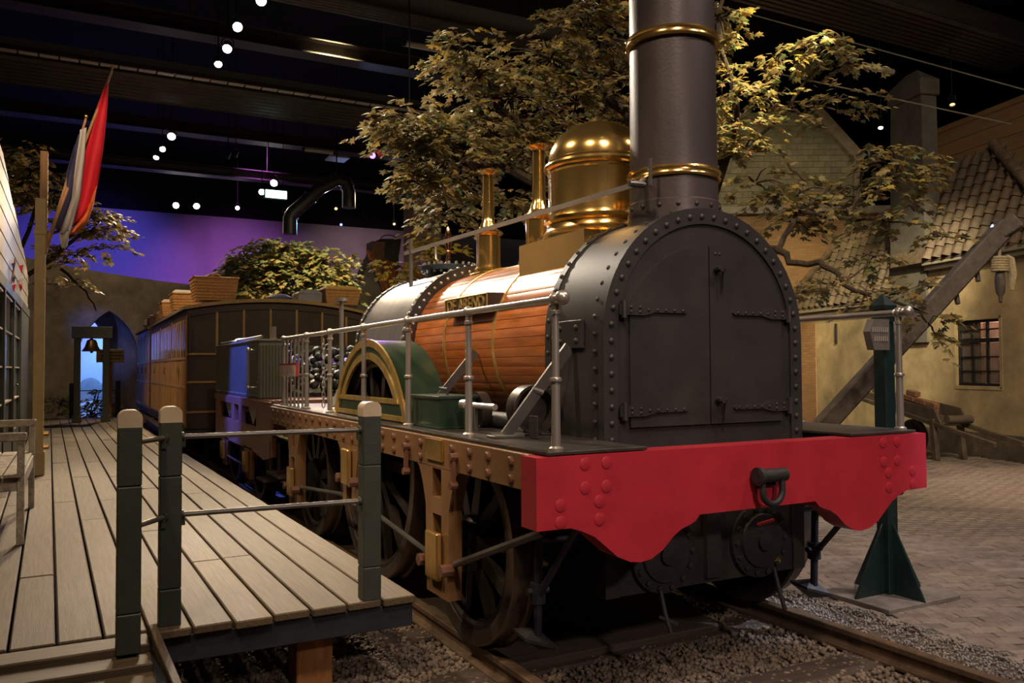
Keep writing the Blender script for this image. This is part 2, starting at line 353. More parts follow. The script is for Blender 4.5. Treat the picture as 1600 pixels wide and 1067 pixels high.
# ---------------------------------------------------------------- fast numpy meshes
def npmesh(name, V, F, mat, smooth=False):
    me = bpy.data.meshes.new(name); V = np.asarray(V, np.float32); F = np.asarray(F, np.int32); k = F.shape[1]
    me.vertices.add(len(V)); me.vertices.foreach_set('co', V.ravel())
    me.loops.add(F.size); me.loops.foreach_set('vertex_index', F.ravel())
    me.polygons.add(len(F)); me.polygons.foreach_set('loop_start', np.arange(0, F.size, k, dtype=np.int32))
    if smooth: me.polygons.foreach_set('use_smooth', np.ones(len(F), bool))
    me.update(calc_edges=True); me.validate(); me.materials.append(mat); return me
def scatter(TV, TF, pos, rot, scl):
    """copies of a template (verts TV, faces TF) with rotation matrices and scales, as one vertex/face array"""
    n = len(pos); k = len(TV)
    V = np.einsum('nij,nkj->nki', rot, TV[None]*scl[:, None, :])+pos[:, None, :]
    F = (TF[None]+(np.arange(n)*k)[:, None, None]).reshape(-1, TF.shape[1])
    return V.reshape(-1, 3), F
def randrot(n):
    q = RNG.normal(size=(n, 4)); q /= np.linalg.norm(q, axis=1)[:, None]; w_, x, y, z = q.T
    return np.stack([np.stack([1-2*(y*y+z*z), 2*(x*y-z*w_), 2*(x*z+y*w_)], -1), np.stack([2*(x*y+z*w_), 1-2*(x*x+z*z), 2*(y*z-x*w_)], -1), np.stack([2*(x*z-y*w_), 2*(y*z+x*w_), 1-2*(x*x+y*y)], -1)], 1)
_g = (1+5**.5)/2
ICOV = np.array([(-1, _g, 0), (1, _g, 0), (-1, -_g, 0), (1, -_g, 0), (0, -1, _g), (0, 1, _g), (0, -1, -_g), (0, 1, -_g), (_g, 0, -1), (_g, 0, 1), (-_g, 0, -1), (-_g, 0, 1)])/1.9
ICOF = np.array([(0, 11, 5), (0, 5, 1), (0, 1, 7), (0, 7, 10), (0, 10, 11), (1, 5, 9), (5, 11, 4), (11, 10, 2), (10, 7, 6), (7, 1, 8), (3, 9, 4), (3, 4, 2), (3, 2, 6), (3, 6, 8), (3, 8, 9), (4, 9, 5), (2, 4, 11), (6, 2, 10), (8, 6, 7), (9, 8, 1)])
def px(p):
    v = Vector(p)-CAM; z = v.dot(FWD); return (800+FPX*v.dot(RGT)/z, 533.5-FPX*v.dot(UPV)/z, z)
def inview(p, m=30):
    u, v, z = px(p); return z > .3 and -m < u < 1600+m and -m < v < 1067+m

# ---------------------------------------------------------------- setting: floor, walls, ceiling
GZ = -.12
tag(M().box((-15, -9, -.4), (26, 38, GZ-.035)).obj('floor', DIRT), 'dusty earth-brown floor of the exhibition hall', 'floor', kind='structure')
tag(M().box((-15, -9, 10.6), (26, 38, 10.9)).obj('ceiling', CEILB), 'black painted ceiling high above the train', 'ceiling', kind='structure')
tag(M().box((-15, 34, -.4), (26, 34.3, 10.6)).obj('wall_back', CEILB), 'black rear wall of the hall above the backdrop', 'wall', kind='structure')
tag(M().box((-12, 33.8, GZ-.03), (22, 33.98, 8.05)).obj('sky_backdrop', SKYW), 'wide plain sky backdrop washed in violet and blue light', 'backdrop', kind='structure')
tag(M().box((25.7, -9, -.4), (26, 34, 10.6)).obj('wall_right', CEILB), 'black side wall of the hall behind the houses', 'wall', kind='structure')
tag(M().box((-15, -9, -.4), (-14.7, 34, 10.6)).obj('wall_left', CEILB), 'black side wall of the hall behind the pavilion', 'wall', kind='structure')
tag(M().box((-15, -9.3, -.4), (26, -9, 10.6)).obj('wall_front', CEILB), 'black wall of the hall behind the viewer', 'wall', kind='structure')

# stone wall with the pointed arch
WY = 25.0
t = tag(bpy.data.objects.new('wall_arch', None), 'rough brown stone wall with a pointed gateway', 'wall', kind='structure'); COL.objects.link(t); t['_w'] = (0, 0, 0)
xl = onY(WY, 122, 600).x; xr = onY(WY, 216, 600).x; cx0 = (xl+xr)/2; hw = (xr-xl)/2; zs = 1.9; apx = 3.35
R_ = ((apx-zs)**2+hw*hw)/(2*hw)   # pointed arch: two arcs
def gothic(s, n=10):
    # s=-1 left flank, rising to the apex
    c = cx0 - s*(R_-hw); a1 = math.asin((apx-zs)/R_)
    return [(c + s*R_*math.cos(a1*i/n), zs + R_*math.sin(a1*i/n)) for i in range(n+1)]
def walltop(x): return 4.75-.175*(x+3.7)+.012*(x+3.7)**2
gl = gothic(-1); gr = gothic(1)
xs = [x for x, _ in gl]+[x for x, _ in reversed(gr)]
inner = [(xl, GZ)]+gl+list(reversed(gr))[1:]+[(xr, GZ)]
outer = [(xl-.001, walltop(xl))]+[(x, walltop(x)) for x, _ in gl]+[(x, walltop(x)) for x, _ in list(reversed(gr))[1:]]+[(xr+.001, walltop(xr))]
m = M().strip(inner, outer, 1, WY, WY+1.5)
xw = [-9+i*.75 for i in range(9)]; xw = [x for x in xw if x < xl-.2]+[xl]
m.strip([(x, GZ) for x in xw], [(x, walltop(x)) for x in xw], 1, WY, WY+1.5)
xw = [xr+i*.6 for i in range(8)]
m.strip([(x, GZ) for x in xw], [(x, walltop(x)) for x in xw], 1, WY, WY+1.5)
m.obj('masonry', STONE, t, ang=30)
# splayed right-hand reveal: from the front arch to a narrower opening at the back of the wall
x165 = onY(WY+1.6, 166, 600).x; hb_ = (x165-xl)/2; cb_ = (xl+x165)/2; apb = 3.15; Rb = ((apb-zs)**2+hb_*hb_)/(2*hb_)
def goth2(s, n=10):
    c = cb_ - s*(Rb-hb_); a1 = math.asin((apb-zs)/Rb); return [(c+s*Rb*math.cos(a1*i/n), zs+Rb*math.sin(a1*i/n)) for i in range(n+1)]
fr_ = [(xl, GZ)]+gl+list(reversed(gr))[1:]+[(xr, GZ)]; bk_ = [(xl, GZ)]+goth2(-1)+list(reversed(goth2(1)))[1:]+[(x165, GZ)]
vs = [(x, WY+.05, z) for x, z in fr_]+[(x, WY+1.6, z) for x, z in bk_]+[(x, WY+1.6, z+.001) for x, z in fr_]; k_ = len(fr_)
M().add(vs, [(i, i+1, k_+i+1, k_+i) for i in range(k_-1)]+[(k_+i, k_+i+1, 2*k_+i+1, 2*k_+i) for i in range(k_-1)]).obj('reveal', STONE, t, ang=50)
# painted landscape panel seen through the arch
t = thing('landscape_panel', (cx0-.6, 29, GZ), 'pale painted river landscape seen through the pointed arch', 'painting')
LAND = pm('landscape_paint', (.60, .62, .62), .8, 0, .10, .8)
M().box((-5, 29, GZ), (1, 29.05, 3.75)).obj('canvas', LAND, t)
LTREE = pm('landscape_trees', (.22, .24, .25), .9, 0, .2, 4)
zt = onY(28.98, 140, 612).z
m = M()
for (u, r) in ((133, .25), (141, .36), (147, .26), (156, .22), (162, .17)):
    p = onY(28.98, u, 607); m.lathe([(r, 0), (r*.9, .012), (1e-5, .014)], (p.x, 29.0, zt+.35*r), (0, -1, 0), 18)
m.box((onY(29, 115, 612).x, 28.985, zt-.28), (onY(29, 175, 612).x, 29, zt+.02)); m.obj('painted_trees', LTREE, t)
M().box((onY(29, 115, 612).x, 28.99, zt-1.4), (onY(29, 175, 612).x, 29, zt-.9)).obj('painted_bank', LTREE, t)

# ---------------------------------------------------------------- track: rails, sleepers, gravel
t = thing('railway_track', (0, 3, GZ), 'rusty broad-gauge railway track under the train', 'track', kind='structure')
for sx in (-1, 1):
    c = sx*1.005; prof = [(-.06, -.115), (.06, -.115), (.06, -.10), (.014, -.085), (.014, -.04), (.033, -.03), (.033, -.004), (.028, 0), (-.028, 0), (-.033, -.004), (-.033, -.03), (-.014, -.04), (-.014, -.085), (-.06, -.10)]
    M().prism([(c+p, q) for p, q in prof], 1, -2.9, 24.9).obj('rail', RAILM, t)
me = M().box((-1.35, -.12, -.08), (1.35, .12, 0), .012).mesh('sleeper', SLEEP)
for i in range(22): link('sleeper', me, t, (random.uniform(-.04, .04), -2.3+i*.82, GZ+.012))
M().box((-.93, .93, GZ-.02), (.60, 4.6, GZ+.05), .01).obj('pit_board', SLEEP, t)
tag(M().box((-3.4, -4.5, GZ-.09), (1.62, 24.9, GZ-.012)).obj('floor_trackbed', GRAVEL), 'brown gravel bed between and beside the rails', 'gravel', kind='structure')
n = 26000
X = RNG.uniform(-2.75, 1.09, n); Y = RNG.uniform(-2.2, 2.4, n); keep = ~((np.abs(np.abs(X)-1.005) < .05) | ((X > -.93) & (X < .6) & (Y > .93)))
X = X[keep]; Y = Y[keep]; n = len(X); s_ = RNG.uniform(.008, .019, (n, 1))*RNG.uniform(.7, 1.25, (n, 3))
V, F = scatter(ICOV, ICOF, np.stack([X, Y, np.full(n, GZ-.006)+RNG.uniform(0, .010, n)], 1), randrot(n), s_)
tag(link('gravel', npmesh('gravel', V, F, PEB)), 'loose brown gravel stones strewn along the rails', 'gravel', kind='stuff')
n = 9000
X = RNG.uniform(1.13, 1.75, n); Y = RNG.uniform(-1.0, 5.5, n); n = len(X); s_ = RNG.uniform(.004, .010, (n, 1))*RNG.uniform(.7, 1.25, (n, 3))
V, F = scatter(ICOV, ICOF, np.stack([X, Y, np.full(n, GZ-.004)+RNG.uniform(0, .010, n)], 1), randrot(n), s_)
tag(link('pale_gravel', npmesh('pale_gravel', V, F, PEBW)), 'pale chippings along the far rail beside the paving', 'gravel', kind='stuff')

# ---------------------------------------------------------------- brick paving on the right
t = thing('pavement', (5, 3, GZ), 'worn grey-brown brick paving in front of the houses', 'pavement', kind='structure')
M().box((1.68, -4.5, GZ-.05), (11.0, 12, GZ-.012)).obj('joint_sand', pm('joint_sand', (.15, .125, .105), .9, 0, .4, 6, .3, 60), t)
bme = M().box((-.1035, -.0508, -.05), (.1035, .0508, 0), .005).mesh('brick', BRICKP)
bv = np.array([v.co[:] for v in bme.vertices])
ang = math.radians(-25); ca, sa = math.cos(ang), math.sin(ang); cand = []
for i in range(-70, 90):
    for j in range(-90, 130):
        a = i*.21+(j % 2)*.105; b = j*.105; x = 5+a*ca-b*sa; y = 2.5+a*sa+b*ca
        if x < 1.72 or x > 11.4+.28*(y-6.2) or y < -3.5 or y > 9.5: continue
        if inview((x, y, GZ), 12):
            u, v, z = px((x, y, GZ))
            if v > 695: cand.append((z, x, y))
cand.sort(); q = Quaternion((0, 0, 1), ang)
for z, x, y in cand[:300]:
    link('brick', bme, t, (x, y, GZ+random.uniform(-.004, .003)), Quaternion((0, 0, 1), ang+random.uniform(-.02, .02)))
rest = np.array([(x, y, GZ) for z, x, y in cand[300:]]); n = len(rest); rest[:, 2] += RNG.uniform(-.004, .003, n)
Rz = np.zeros((n, 3, 3)); th = ang+RNG.uniform(-.02, .02, n); Rz[:, 0, 0] = np.cos(th); Rz[:, 0, 1] = -np.sin(th); Rz[:, 1, 0] = np.sin(th); Rz[:, 1, 1] = np.cos(th); Rz[:, 2, 2] = 1
TV = np.array([(-.1035, -.0508, -.03), (.1035, -.0508, -.03), (.1035, .0508, -.03), (-.1035, .0508, -.03), (-.0995, -.0468, 0), (.0995, -.0468, 0), (.0995, .0468, 0), (-.0995, .0468, 0)])
TF = np.array([(4, 5, 6, 7), (0, 1, 5, 4), (1, 2, 6, 5), (2, 3, 7, 6), (3, 0, 4, 7)])
V, F = scatter(TV, TF, rest, Rz, np.ones((n, 3)))
o = link('brick_field', npmesh('brick_field', V, F, BRICKP), t); o['kind'] = 'stuff'

# ---------------------------------------------------------------- wooden platform
PZ = .35; DV = -.022
t = thing('platform', (-2.6, 8, GZ), 'weathered plank platform running beside the train', 'platform', kind='structure')
pw = .1855
PLANKS = {}
def plank(x, y0, y1, mat=DECK, wd=pw-.012):
    L = round(y1-y0-.006, 2)
    if (L, wd) not in PLANKS: PLANKS[(L, wd)] = M().box((-wd/2, 0, -.04), (wd/2, L, 0), .006).mesh('plank', mat)
    link('plank', PLANKS[(L, wd)], t, (x+DV*(y0-1), y0, PZ+random.uniform(-.002, .002)), Quaternion((0, 0, 1), -DV))
for i in range(15):
    x = -1.428-pw*(i+.5); y = 1.03+random.uniform(0, .03) if i < 7 else 1.10
    if x < -4.2: continue
    yy = y
    while yy < 20:
        l = random.choice((3.0, 3.6, 4.2, 4.8)) if yy > y else random.choice((1.4, 2.6, 3.3, 4.4))
        plank(x, yy, min(yy+l, 20.2)); yy += l
for k in range(5):       # boards laid across, stepping down to the hall floor
    y0 = 1.08-.175*(k+1); z0 = PZ-.004-.03*k
    M().box((-4.3, y0, z0-.04), (-2.735, y0+.165, z0), .006).obj('cross_plank', DECKX, t)
M().bar((-2.72, 1.02, .37), (-2.66, .35, .26), .035, .06, bev=.004).obj('edge_batten', DECK, t)
M().box((-2.70, 1.075, .185), (-1.44, 1.14, .308), .004).obj('fascia', NAVY, t)
M().bar((-1.50, 1.15, .25), (-1.92, 20, .25), .06, .12).obj('fascia', NAVY, t)
M().box((-2.74, .2, .0), (-2.70, 1.06, .29)).obj('stringer', NAVY, t)
for y in (5, 9, 13, 17): M().box((-2.9, y, GZ-.04), (-2.7, y+.2, .25)).obj('trestle', NAVY, t)
M().box((-2.01, 1.25, GZ-.04), (-1.82, 1.45, .187), .008).obj('support_block', BLOCK, t)

# railing on the platform end
t = thing('platform_railing', (-2.2, 1.08, PZ), 'dark green square-post railing with rounded caps tinted pale as if lit from above across the platform end', 'railing')
POSTS = [(-1.669, 1.10), (-2.635, 1.15), (-2.826, .885)]
hb = .048
for i, (x, y) in enumerate(POSTS):
    zb = PZ if i < 2 else PZ-.02; top = 1.375
    m = M()
    for z0, z1 in ((zb, zb+.17), (zb+.174, top-.33), (top-.326, top-.075)):
        m.box((x-hb, y-hb, z0), (x+hb, y+hb, z1), .004)
    m.box((x-hb*.9, y-hb*.9, zb), (x+hb*.9, y+hb*.9, top-.08))
    p = m.obj('post', POSTG, t)
    m = M(); prof = [(x+hb+.001, top-.075)]+arc(x+hb-.035, top-.035, .036, 0, 90, 5)+arc(x-hb+.035, top-.035, .036, 90, 180, 5)+[(x-hb-.001, top-.075)]
    m.prism(prof, 1, y-hb-.001, y+hb+.001); m.obj('cap', CAPLIT, p, ang=40)
for zr in (1.23, .86):
    for a, b in ((0, 1), (1, 2)):
        A = Vector((*POSTS[a], zr)); B = Vector((*POSTS[b], zr)); d = (B-A).normalized()
        A2 = A+d*.045; B2 = B-d*.045
        r = M().tube([A2, A2+d*.012, B2-d*.012, B2], .0125, 10).obj('rail', DSTEEL, t)
        for P_, s in ((A2, 1), (B2, -1)):
            M().lathe([(.022, -.008), (.022, .008)], P_+d*.008*s, d, 12).box(P_+d*.012*s-Vector((.01, .01, .05)), P_+d*.012*s+Vector((.01, .01, 0))).obj('bracket', POSTG, r)
# ---------------------------------------------------------------- the locomotive
loco = thing('steam_locomotive', (0, 2.8, 0), 'old steam locomotive with tall black chimney, brass dome and wooden boiler lagging', 'locomotive')
SB0, SB1, SBR, ZC = .37, .94, .68, 1.72
# smokebox shell
m = M().prism(archpoly(SBR, .39, ZC, SBR), 1, SB0, SB1); smoke = m.obj('smokebox', BLACK, loco)
ringo = archpoly(SBR+.012, .39, ZC, SBR+.012); ringi = archpoly(SBR-.075, .39, ZC, SBR-.075)
M().strip(ringi, ringo, 1, SB0-.012, SB0+.035).obj('front_ring', BLACK, smoke)
M().strip(archpoly(SBR-.02, 1.12, ZC, SBR-.02), archpoly(SBR+.010, 1.12, ZC, SBR+.010), 1, SB1-.055, SB1+.004).obj('rear_ring', BLACK, smoke)
def arch_points(R, zb, step):
    pts = []; L1 = ZC-zb; tot = 2*L1+PI*R; n = int(tot/step)
    for i in range(n+1):
        s = tot*i/n
        if s < L1: pts.append((-R, zb+s, -1, 0))
        elif s < L1+PI*R:
            a = PI-(s-L1)/R; pts.append((R*math.cos(a), ZC+R*math.sin(a), math.cos(a), math.sin(a)))
        else: pts.append((R, ZC-(s-L1-PI*R), 1, 0))
    return pts
m = M()
for x, z, nx, nz in arch_points(SBR-.036, 1.18, .083): m.rivet((x, SB0-.012, z), (0, -1, 0), .0165)
for x, z, nx, nz in arch_points(SBR+.010, 1.18, .088):
    m.rivet((x, SB0+.075, z), (nx, 0, nz), .013); m.rivet((x, SB1-.03, z), (nx, 0, nz), .014)
m.obj('rivets', BLACK, smoke)['kind'] = 'stuff'
# doors
Rd = .58; zcd = 2.205-Rd; a_e = math.degrees(math.acos(.53/Rd))
def doorpoly(s):
    pts = arc(0, zcd, Rd, a_e, 90, 12); pts = [(p, q) for p, q in pts]
    poly = [(.004, 1.24), (.53, 1.24)]+pts; poly[-1] = (.004, pts[-1][1])
    return [(s*p, q) for p, q in poly]
for s in (-1, 1):
    d = M().prism(doorpoly(s), 1, SB0-.016, SB0+.01).obj('smokebox_door', BLACK, loco)
    for zz in (1.845, 1.325):
        x0, x1 = .60, .17
        h = M().prism([(s*x0, zz-.028), (s*.45, zz-.030), (s*.40, zz-.020), (s*.38, zz-.013), (s*x1, zz-.012), (s*(x1-.012), zz), (s*x1, zz+.012), (s*.38, zz+.013), (s*.40, zz+.020), (s*.45, zz+.030), (s*x0, zz+.028)], 1, SB0-.028, SB0-.014)
        h.tube([(s*.575, SB0-.03, zz-.045), (s*.575, SB0-.03, zz+.045)], .016, 8)
        for i in range(7):
            h.rivet((s*(.53-.056*i), SB0-.028, zz+(.012 if i < 2 else 0)), (0, -1, 0), .009, n=6)
            if i < 2: h.rivet((s*(.53-.056*i), SB0-.028, zz-.012), (0, -1, 0), .009, n=6)
        h.obj('strap_hinge', BLACK, d)
    if s == 1:
        for zz in (2.08, 1.37):
            h = M().lathe([(.018, 0), (.018, .05)], (.05, SB0-.016, zz), (0, -1, 0), 10).bar((.02, SB0-.058, zz), (.085, SB0-.058, zz+.008), .018, .014)
            h.bar((.075, SB0-.05, zz), (.075, SB0-.04, zz-.12), .012, .012); h.obj('door_latch', BLACK, d)
M().rivet((.045, SB0-.016, 2.165), (0, -1, 0), .009).rivet((.075, SB0-.016, 2.165), (0, -1, 0), .009).obj('latch_pins', BLACK, smoke)
# cylinder covers below the beam
for s in (-1, 1):
    c = (s*.335, SB0-.012, .585)
    d = M().lathe([(.205, 0), (.205, .02), (.15, .024), (.145, .04), (.05, .045), (.05, .065), (1e-5, .07)], c, (0, -1, 0), 28).obj('cylinder_cover', BLACK2, loco)
    nut = M().lathe([(.016, .018), (.016, .034), (1e-5, .036)], (0, 0, 0), (0, -1, 0), 6).mesh('cover_nut', BLACK2)
    for i in range(14):
        a = 2*PI*i/14; link('cover_nut', nut, d, (c[0]+.178*math.cos(a), c[1], c[2]+.178*math.sin(a)))
    M().lathe([(.026, 0), (.026, .02), (.012, .026), (1e-5, .027)], (s*.40+.055, SB0-.014, .46), (0, -1, 0), 12).obj('drain_plug', BRASSD, loco)
    M().tube([(s*.40+.03, SB0-.03, .42), (s*.40+.03, SB0-.07, .30), (s*.40+.05, SB0-.09, .20)], .012, 8).bar((s*.40, SB0-.06, .28), (s*.40+.09, SB0-.1, .24), .014, .014).obj('drain_cock', BLACK2, loco)
M().box((-.05, SB0-.03, .42), (.05, SB0, .82)).obj('valve_chest_rib', BLACK2, loco)
m = M().bar((.27, SB0-.075, .685), (.39, SB0-.075, .70), .012, .012).obj('cover_handle', REDS, loco)
for s in (-1, 1): M().tube([(s*.2, .9, .36), (s*.2, 4.2, .36)], .03, 8).obj('exhaust_pipe', BLACK2, loco)
M().box((-.6, .95, .45), (.6, 2.2, .95)).obj('motion_plate', BLACK2, loco)

# chimney
CY = .645
ch = M().lathe([(.268, 2.22), (.266, 2.34), (.264, 2.405), (.262, 2.47), (.252, 2.48), (.250, 2.60), (.246, 3.0), (.244, 3.5), (.243, 4.35), (.262, 4.37), (.285, 4.42), (.285, 4.47), (.235, 4.47), (.232, 4.30), (1e-5, 4.29)], (0, CY, 0), n=56).obj('chimney', pm('chimney_paint', (.072, .058, .058), .42, .3, .18, 3, .05, 60), loco)
for zz in (2.63, 3.405):
    M().lathe([(.24, -.028), (.262, -.028), (.268, -.018), (.262, -.008), (.262, .008), (.270, .016), (.264, .028), (.24, .028)], (0, CY, zz), n=56).obj('brass_band', BRASS, ch)
m = M()
for i in range(16):
    a = 2*PI*(i+.5)/16; m.rivet((.264*math.cos(a), CY+.264*math.sin(a), 2.44), (math.cos(a), math.sin(a), 0), .013)
m.obj('rivets', BLACK, ch)['kind'] = 'stuff'

# boiler: inner barrel, one plank per stave, brass bands
BR = .605
boil = M().lathe([(BR-.03, 0), (BR-.03, 2.27)], (0, SB1-.01, ZC), (0, 1, 0), 48).obj('boiler', BLACK2, loco)
NP = 62; ha = PI/NP; cw = 2*BR*math.sin(ha)
stave = M().prism([(-cw/2+.0008, -.03), (cw/2-.0008, -.03), (cw/2-.0010, -.0026), (cw/2-.0030, 0), (cw*.25, .0012), (0, .002), (-cw*.25, .0012), (-cw/2+.0030, 0), (-cw/2+.0010, -.0026)], 1, 0, 2.255).mesh('plank', LAG)
for i in range(NP):
    a = 2*PI*i/NP+.03; p = (BR*math.cos(ha)*math.sin(a), SB1+.002, ZC+BR*math.cos(ha)*math.cos(a))
    link('plank', stave, boil, p, Quaternion((0, 1, 0), a))
for yy in (1.77, 2.58):
    M().lathe([(BR-.005, -.017), (BR+.007, -.017), (BR+.010, 0), (BR+.007, .017), (BR-.005, .017)], (0, yy, ZC), (0, 1, 0), 64).obj('brass_band', BRASST, boil)
# name plate
NX, N0, N1, NZ0, NZ1 = -.645, 1.765, 2.465, 1.918, 2.047
np_ = M().box((NX, N0, NZ0), (NX+.13, N1, NZ1), .003).obj('name_plate', pm('plate_dark', (.035, .022, .014), .45, .1), loco)
m = M()
for a, b in (((N0, NZ1-.011), (N1, NZ1)), ((N0, NZ0), (N1, NZ0+.011)), ((N0, NZ0), (N0+.011, NZ1)), ((N1-.011, NZ0), (N1, NZ1))):
    m.box((NX-.006, a[0], a[1]), (NX+.002, b[0], b[1]), .002)
m.obj('border', BRASST, np_)
def text(s, size, mat, parent, loc, rot, name='lettering', ext=.004, width=None, offs=0.):
    cu = bpy.data.curves.new(name, 'FONT'); cu.body = s; cu.size = size; cu.extrude = ext; cu.align_x = 'CENTER'; cu.align_y = 'CENTER'; cu.offset = offs
    o = bpy.data.objects.new(name+'_src', cu); COL.objects.link(o); dg = bpy.context.evaluated_depsgraph_get()
    me = bpy.data.meshes.new_from_object(o.evaluated_get(dg)); bpy.data.objects.remove(o); me.materials.clear(); me.materials.append(mat)
    k = 1.
    if width:
        xs_ = [v.co.x for v in me.vertices]; k = width/(max(xs_)-min(xs_))
    r = link(name, me, parent, loc, rot, (k, 1, 1)); return r
QL = Matrix(((0, 0, -1), (-1, 0, 0), (0, 1, 0))).to_quaternion()     # reads from the platform side
text('DE AREND', .128, BRASST, np_, (NX-.003, (N0+N1)/2, (NZ0+NZ1)/2), QL, width=.60)
# brass saddle and dome
m = M(); sp = [(.42, 2.36), (.42, ZC+math.sqrt(BR**2-.42**2)-.004)]+[(.42-.84*i/12, ZC+math.sqrt(BR**2-(.42-.84*i/12)**2)-.004) for i in range(1, 12)]+[(-.42, ZC+math.sqrt(BR**2-.42**2)-.004), (-.42, 2.36)]
M().prism([(p, q) for p, q in sp], 1, SB1+.005, 1.74).obj('dome_saddle', BRASS, loco)
DY = 1.40
dome = M().lathe([(.40, 2.355), (.415, 2.365), (.415, 2.385), (.375, 2.41), (.355, 2.44), (.352, 2.47), (.372, 2.485), (.372, 2.505), (.345, 2.515), (.338, 2.54), (.338, 2.80), (.346, 2.81), (.346, 2.825), (.362, 2.835), (.368, 2.85), (.362, 2.865), (.345, 2.87), (.345, 2.885), (.338, 2.89)]+[(.338*math.cos(a), 2.89+.266*math.sin(a)) for a in [PI/2*i/14 for i in range(1, 14)]]+[(1e-5, 3.156)], (0, DY, 0), n=56).obj('steam_dome', BRASS, loco)
# safety-valve columns
for yy, zb, zt in ((2.20, 2.31, 3.20), (3.05, 2.31, 3.195)):
    M().lathe([(.16, zb-.01), (.16, zb+.02), (.125, zb+.03), (.125, zb+.05), (.105, zb+.07), (.100, zb+.10), (.100, 2.64), (.115, 2.65), (.125, 2.665), (.115, 2.68), (.085, 2.695), (.070, 2.72), (.068, 2.74), (.056, 2.76), (.050, 2.80), (.047, zt-.05), (.055, zt-.035), (.095, zt-.014), (.100, zt-.004), (.08, zt), (.03, zt-.012), (1e-5, zt-.012)], (0, yy, 0), n=32).obj('safety_valve', BRASS, loco)
M().box((-.17, 2.87, 2.27), (.17, 3.19, 2.325), .01).obj('valve_seat', BRASS, loco)
# long lever bar with clevises
A = Vector((-.39, .47, 2.528)); B = Vector((-.39, 3.98, 2.593))
m = M().bar(A, B, .012, .03); m.tube([A+Vector((0, .01, 0)), Vector((-.235, .60, 2.60))], .014, 8)
lev = m.obj('lever_bar', STEEL, loco)
M().lathe([(.016, -.05), (.02, -.02), (.02, .02), (.016, .05)], A, (1, 0, 0), 10).bar(A+Vector((.09, 0, 0)), A+Vector((.09, 0, .15)), .014, .014).obj('clevis', DSTEEL, lev)
yb = 3.82
m = M().bar((-.39, yb, 2.27), (-.39, yb, 2.70), .026, .026); m.obj('lever_post', DSTEEL, loco)
# firebox
FB0, FB1, FR = 3.20, 4.50, .68
fb = M().prism(archpoly(FR, .75, ZC, FR, 36), 1, FB0, FB1).obj('firebox', FIREBOX, loco)
for yy, mt in ((FB0, BLACK), (FB1, BLACK)):
    s = 1 if yy == FB0 else -1
    M().strip(archpoly(FR-.07, .8, ZC, FR-.07, 36), archpoly(FR+.014, .8, ZC, FR+.014, 36), 1, yy-.012*s, yy+.055*s).obj('angle_ring', BLACK, fb)
m = M()
for x, z, nx, nz in arch_points(FR+.014, 1.2, .066):
    m.rivet((x, FB0+.022, z), (nx, 0, nz), .0155); m.rivet((x, FB1-.03, z), (nx, 0, nz), .0155)
for x, z, nx, nz in arch_points(FR, 1.2, .066): m.rivet((x, FB0+.09, z), (nx, 0, nz), .009, n=6); m.rivet((x, FB1-.09, z), (nx, 0, nz), .009, n=6)
for x, z, nx, nz in arch_points(FR-.035, 1.2, .07): m.rivet((x, FB0-.012, z), (0, -1, 0), .014)
m.obj('rivets', STEEL, fb)['kind'] = 'stuff'
MH = (0, 3.86, 0)
man = M().lathe([(.20, 2.30), (.20, 2.425), (.26, 2.43), (.26, 2.475), (.20, 2.485), (1e-5, 2.49)], MH, n=36).obj('manhole_lid', pm('manhole_blue', (.05, .07, .085), .3, .5), loco)
m = M()
for i in range(22):
    a = 2*PI*i/22; m.lathe([(.013, 2.41), (.013, 2.50), (1e-5, 2.505)], (.237*math.cos(a), MH[1]+.237*math.sin(a), 0), n=6)
m.obj('lid_bolts', STEEL, man)
M().lathe([(.05, 2.48), (.045, 2.51), (.02, 2.53), (.018, 2.62), (.024, 2.63), (.018, 2.65), (.03, 2.70), (.034, 2.735), (.02, 2.745), (.05, 2.75), (.05, 2.757), (.022, 2.765), (.028, 2.80), (.016, 2.84), (.01, 2.86), (1e-5, 2.865)], (.02, 3.93, 0), n=18).obj('steam_whistle', COPPER, loco)
M().tube([(-.12, 3.80, 2.48), (-.14, 3.80, 2.52), (-.15, 3.82, 2.54), (-.15, 3.82, 2.65)], .012, 8).obj('whistle_lever', STEEL, loco)

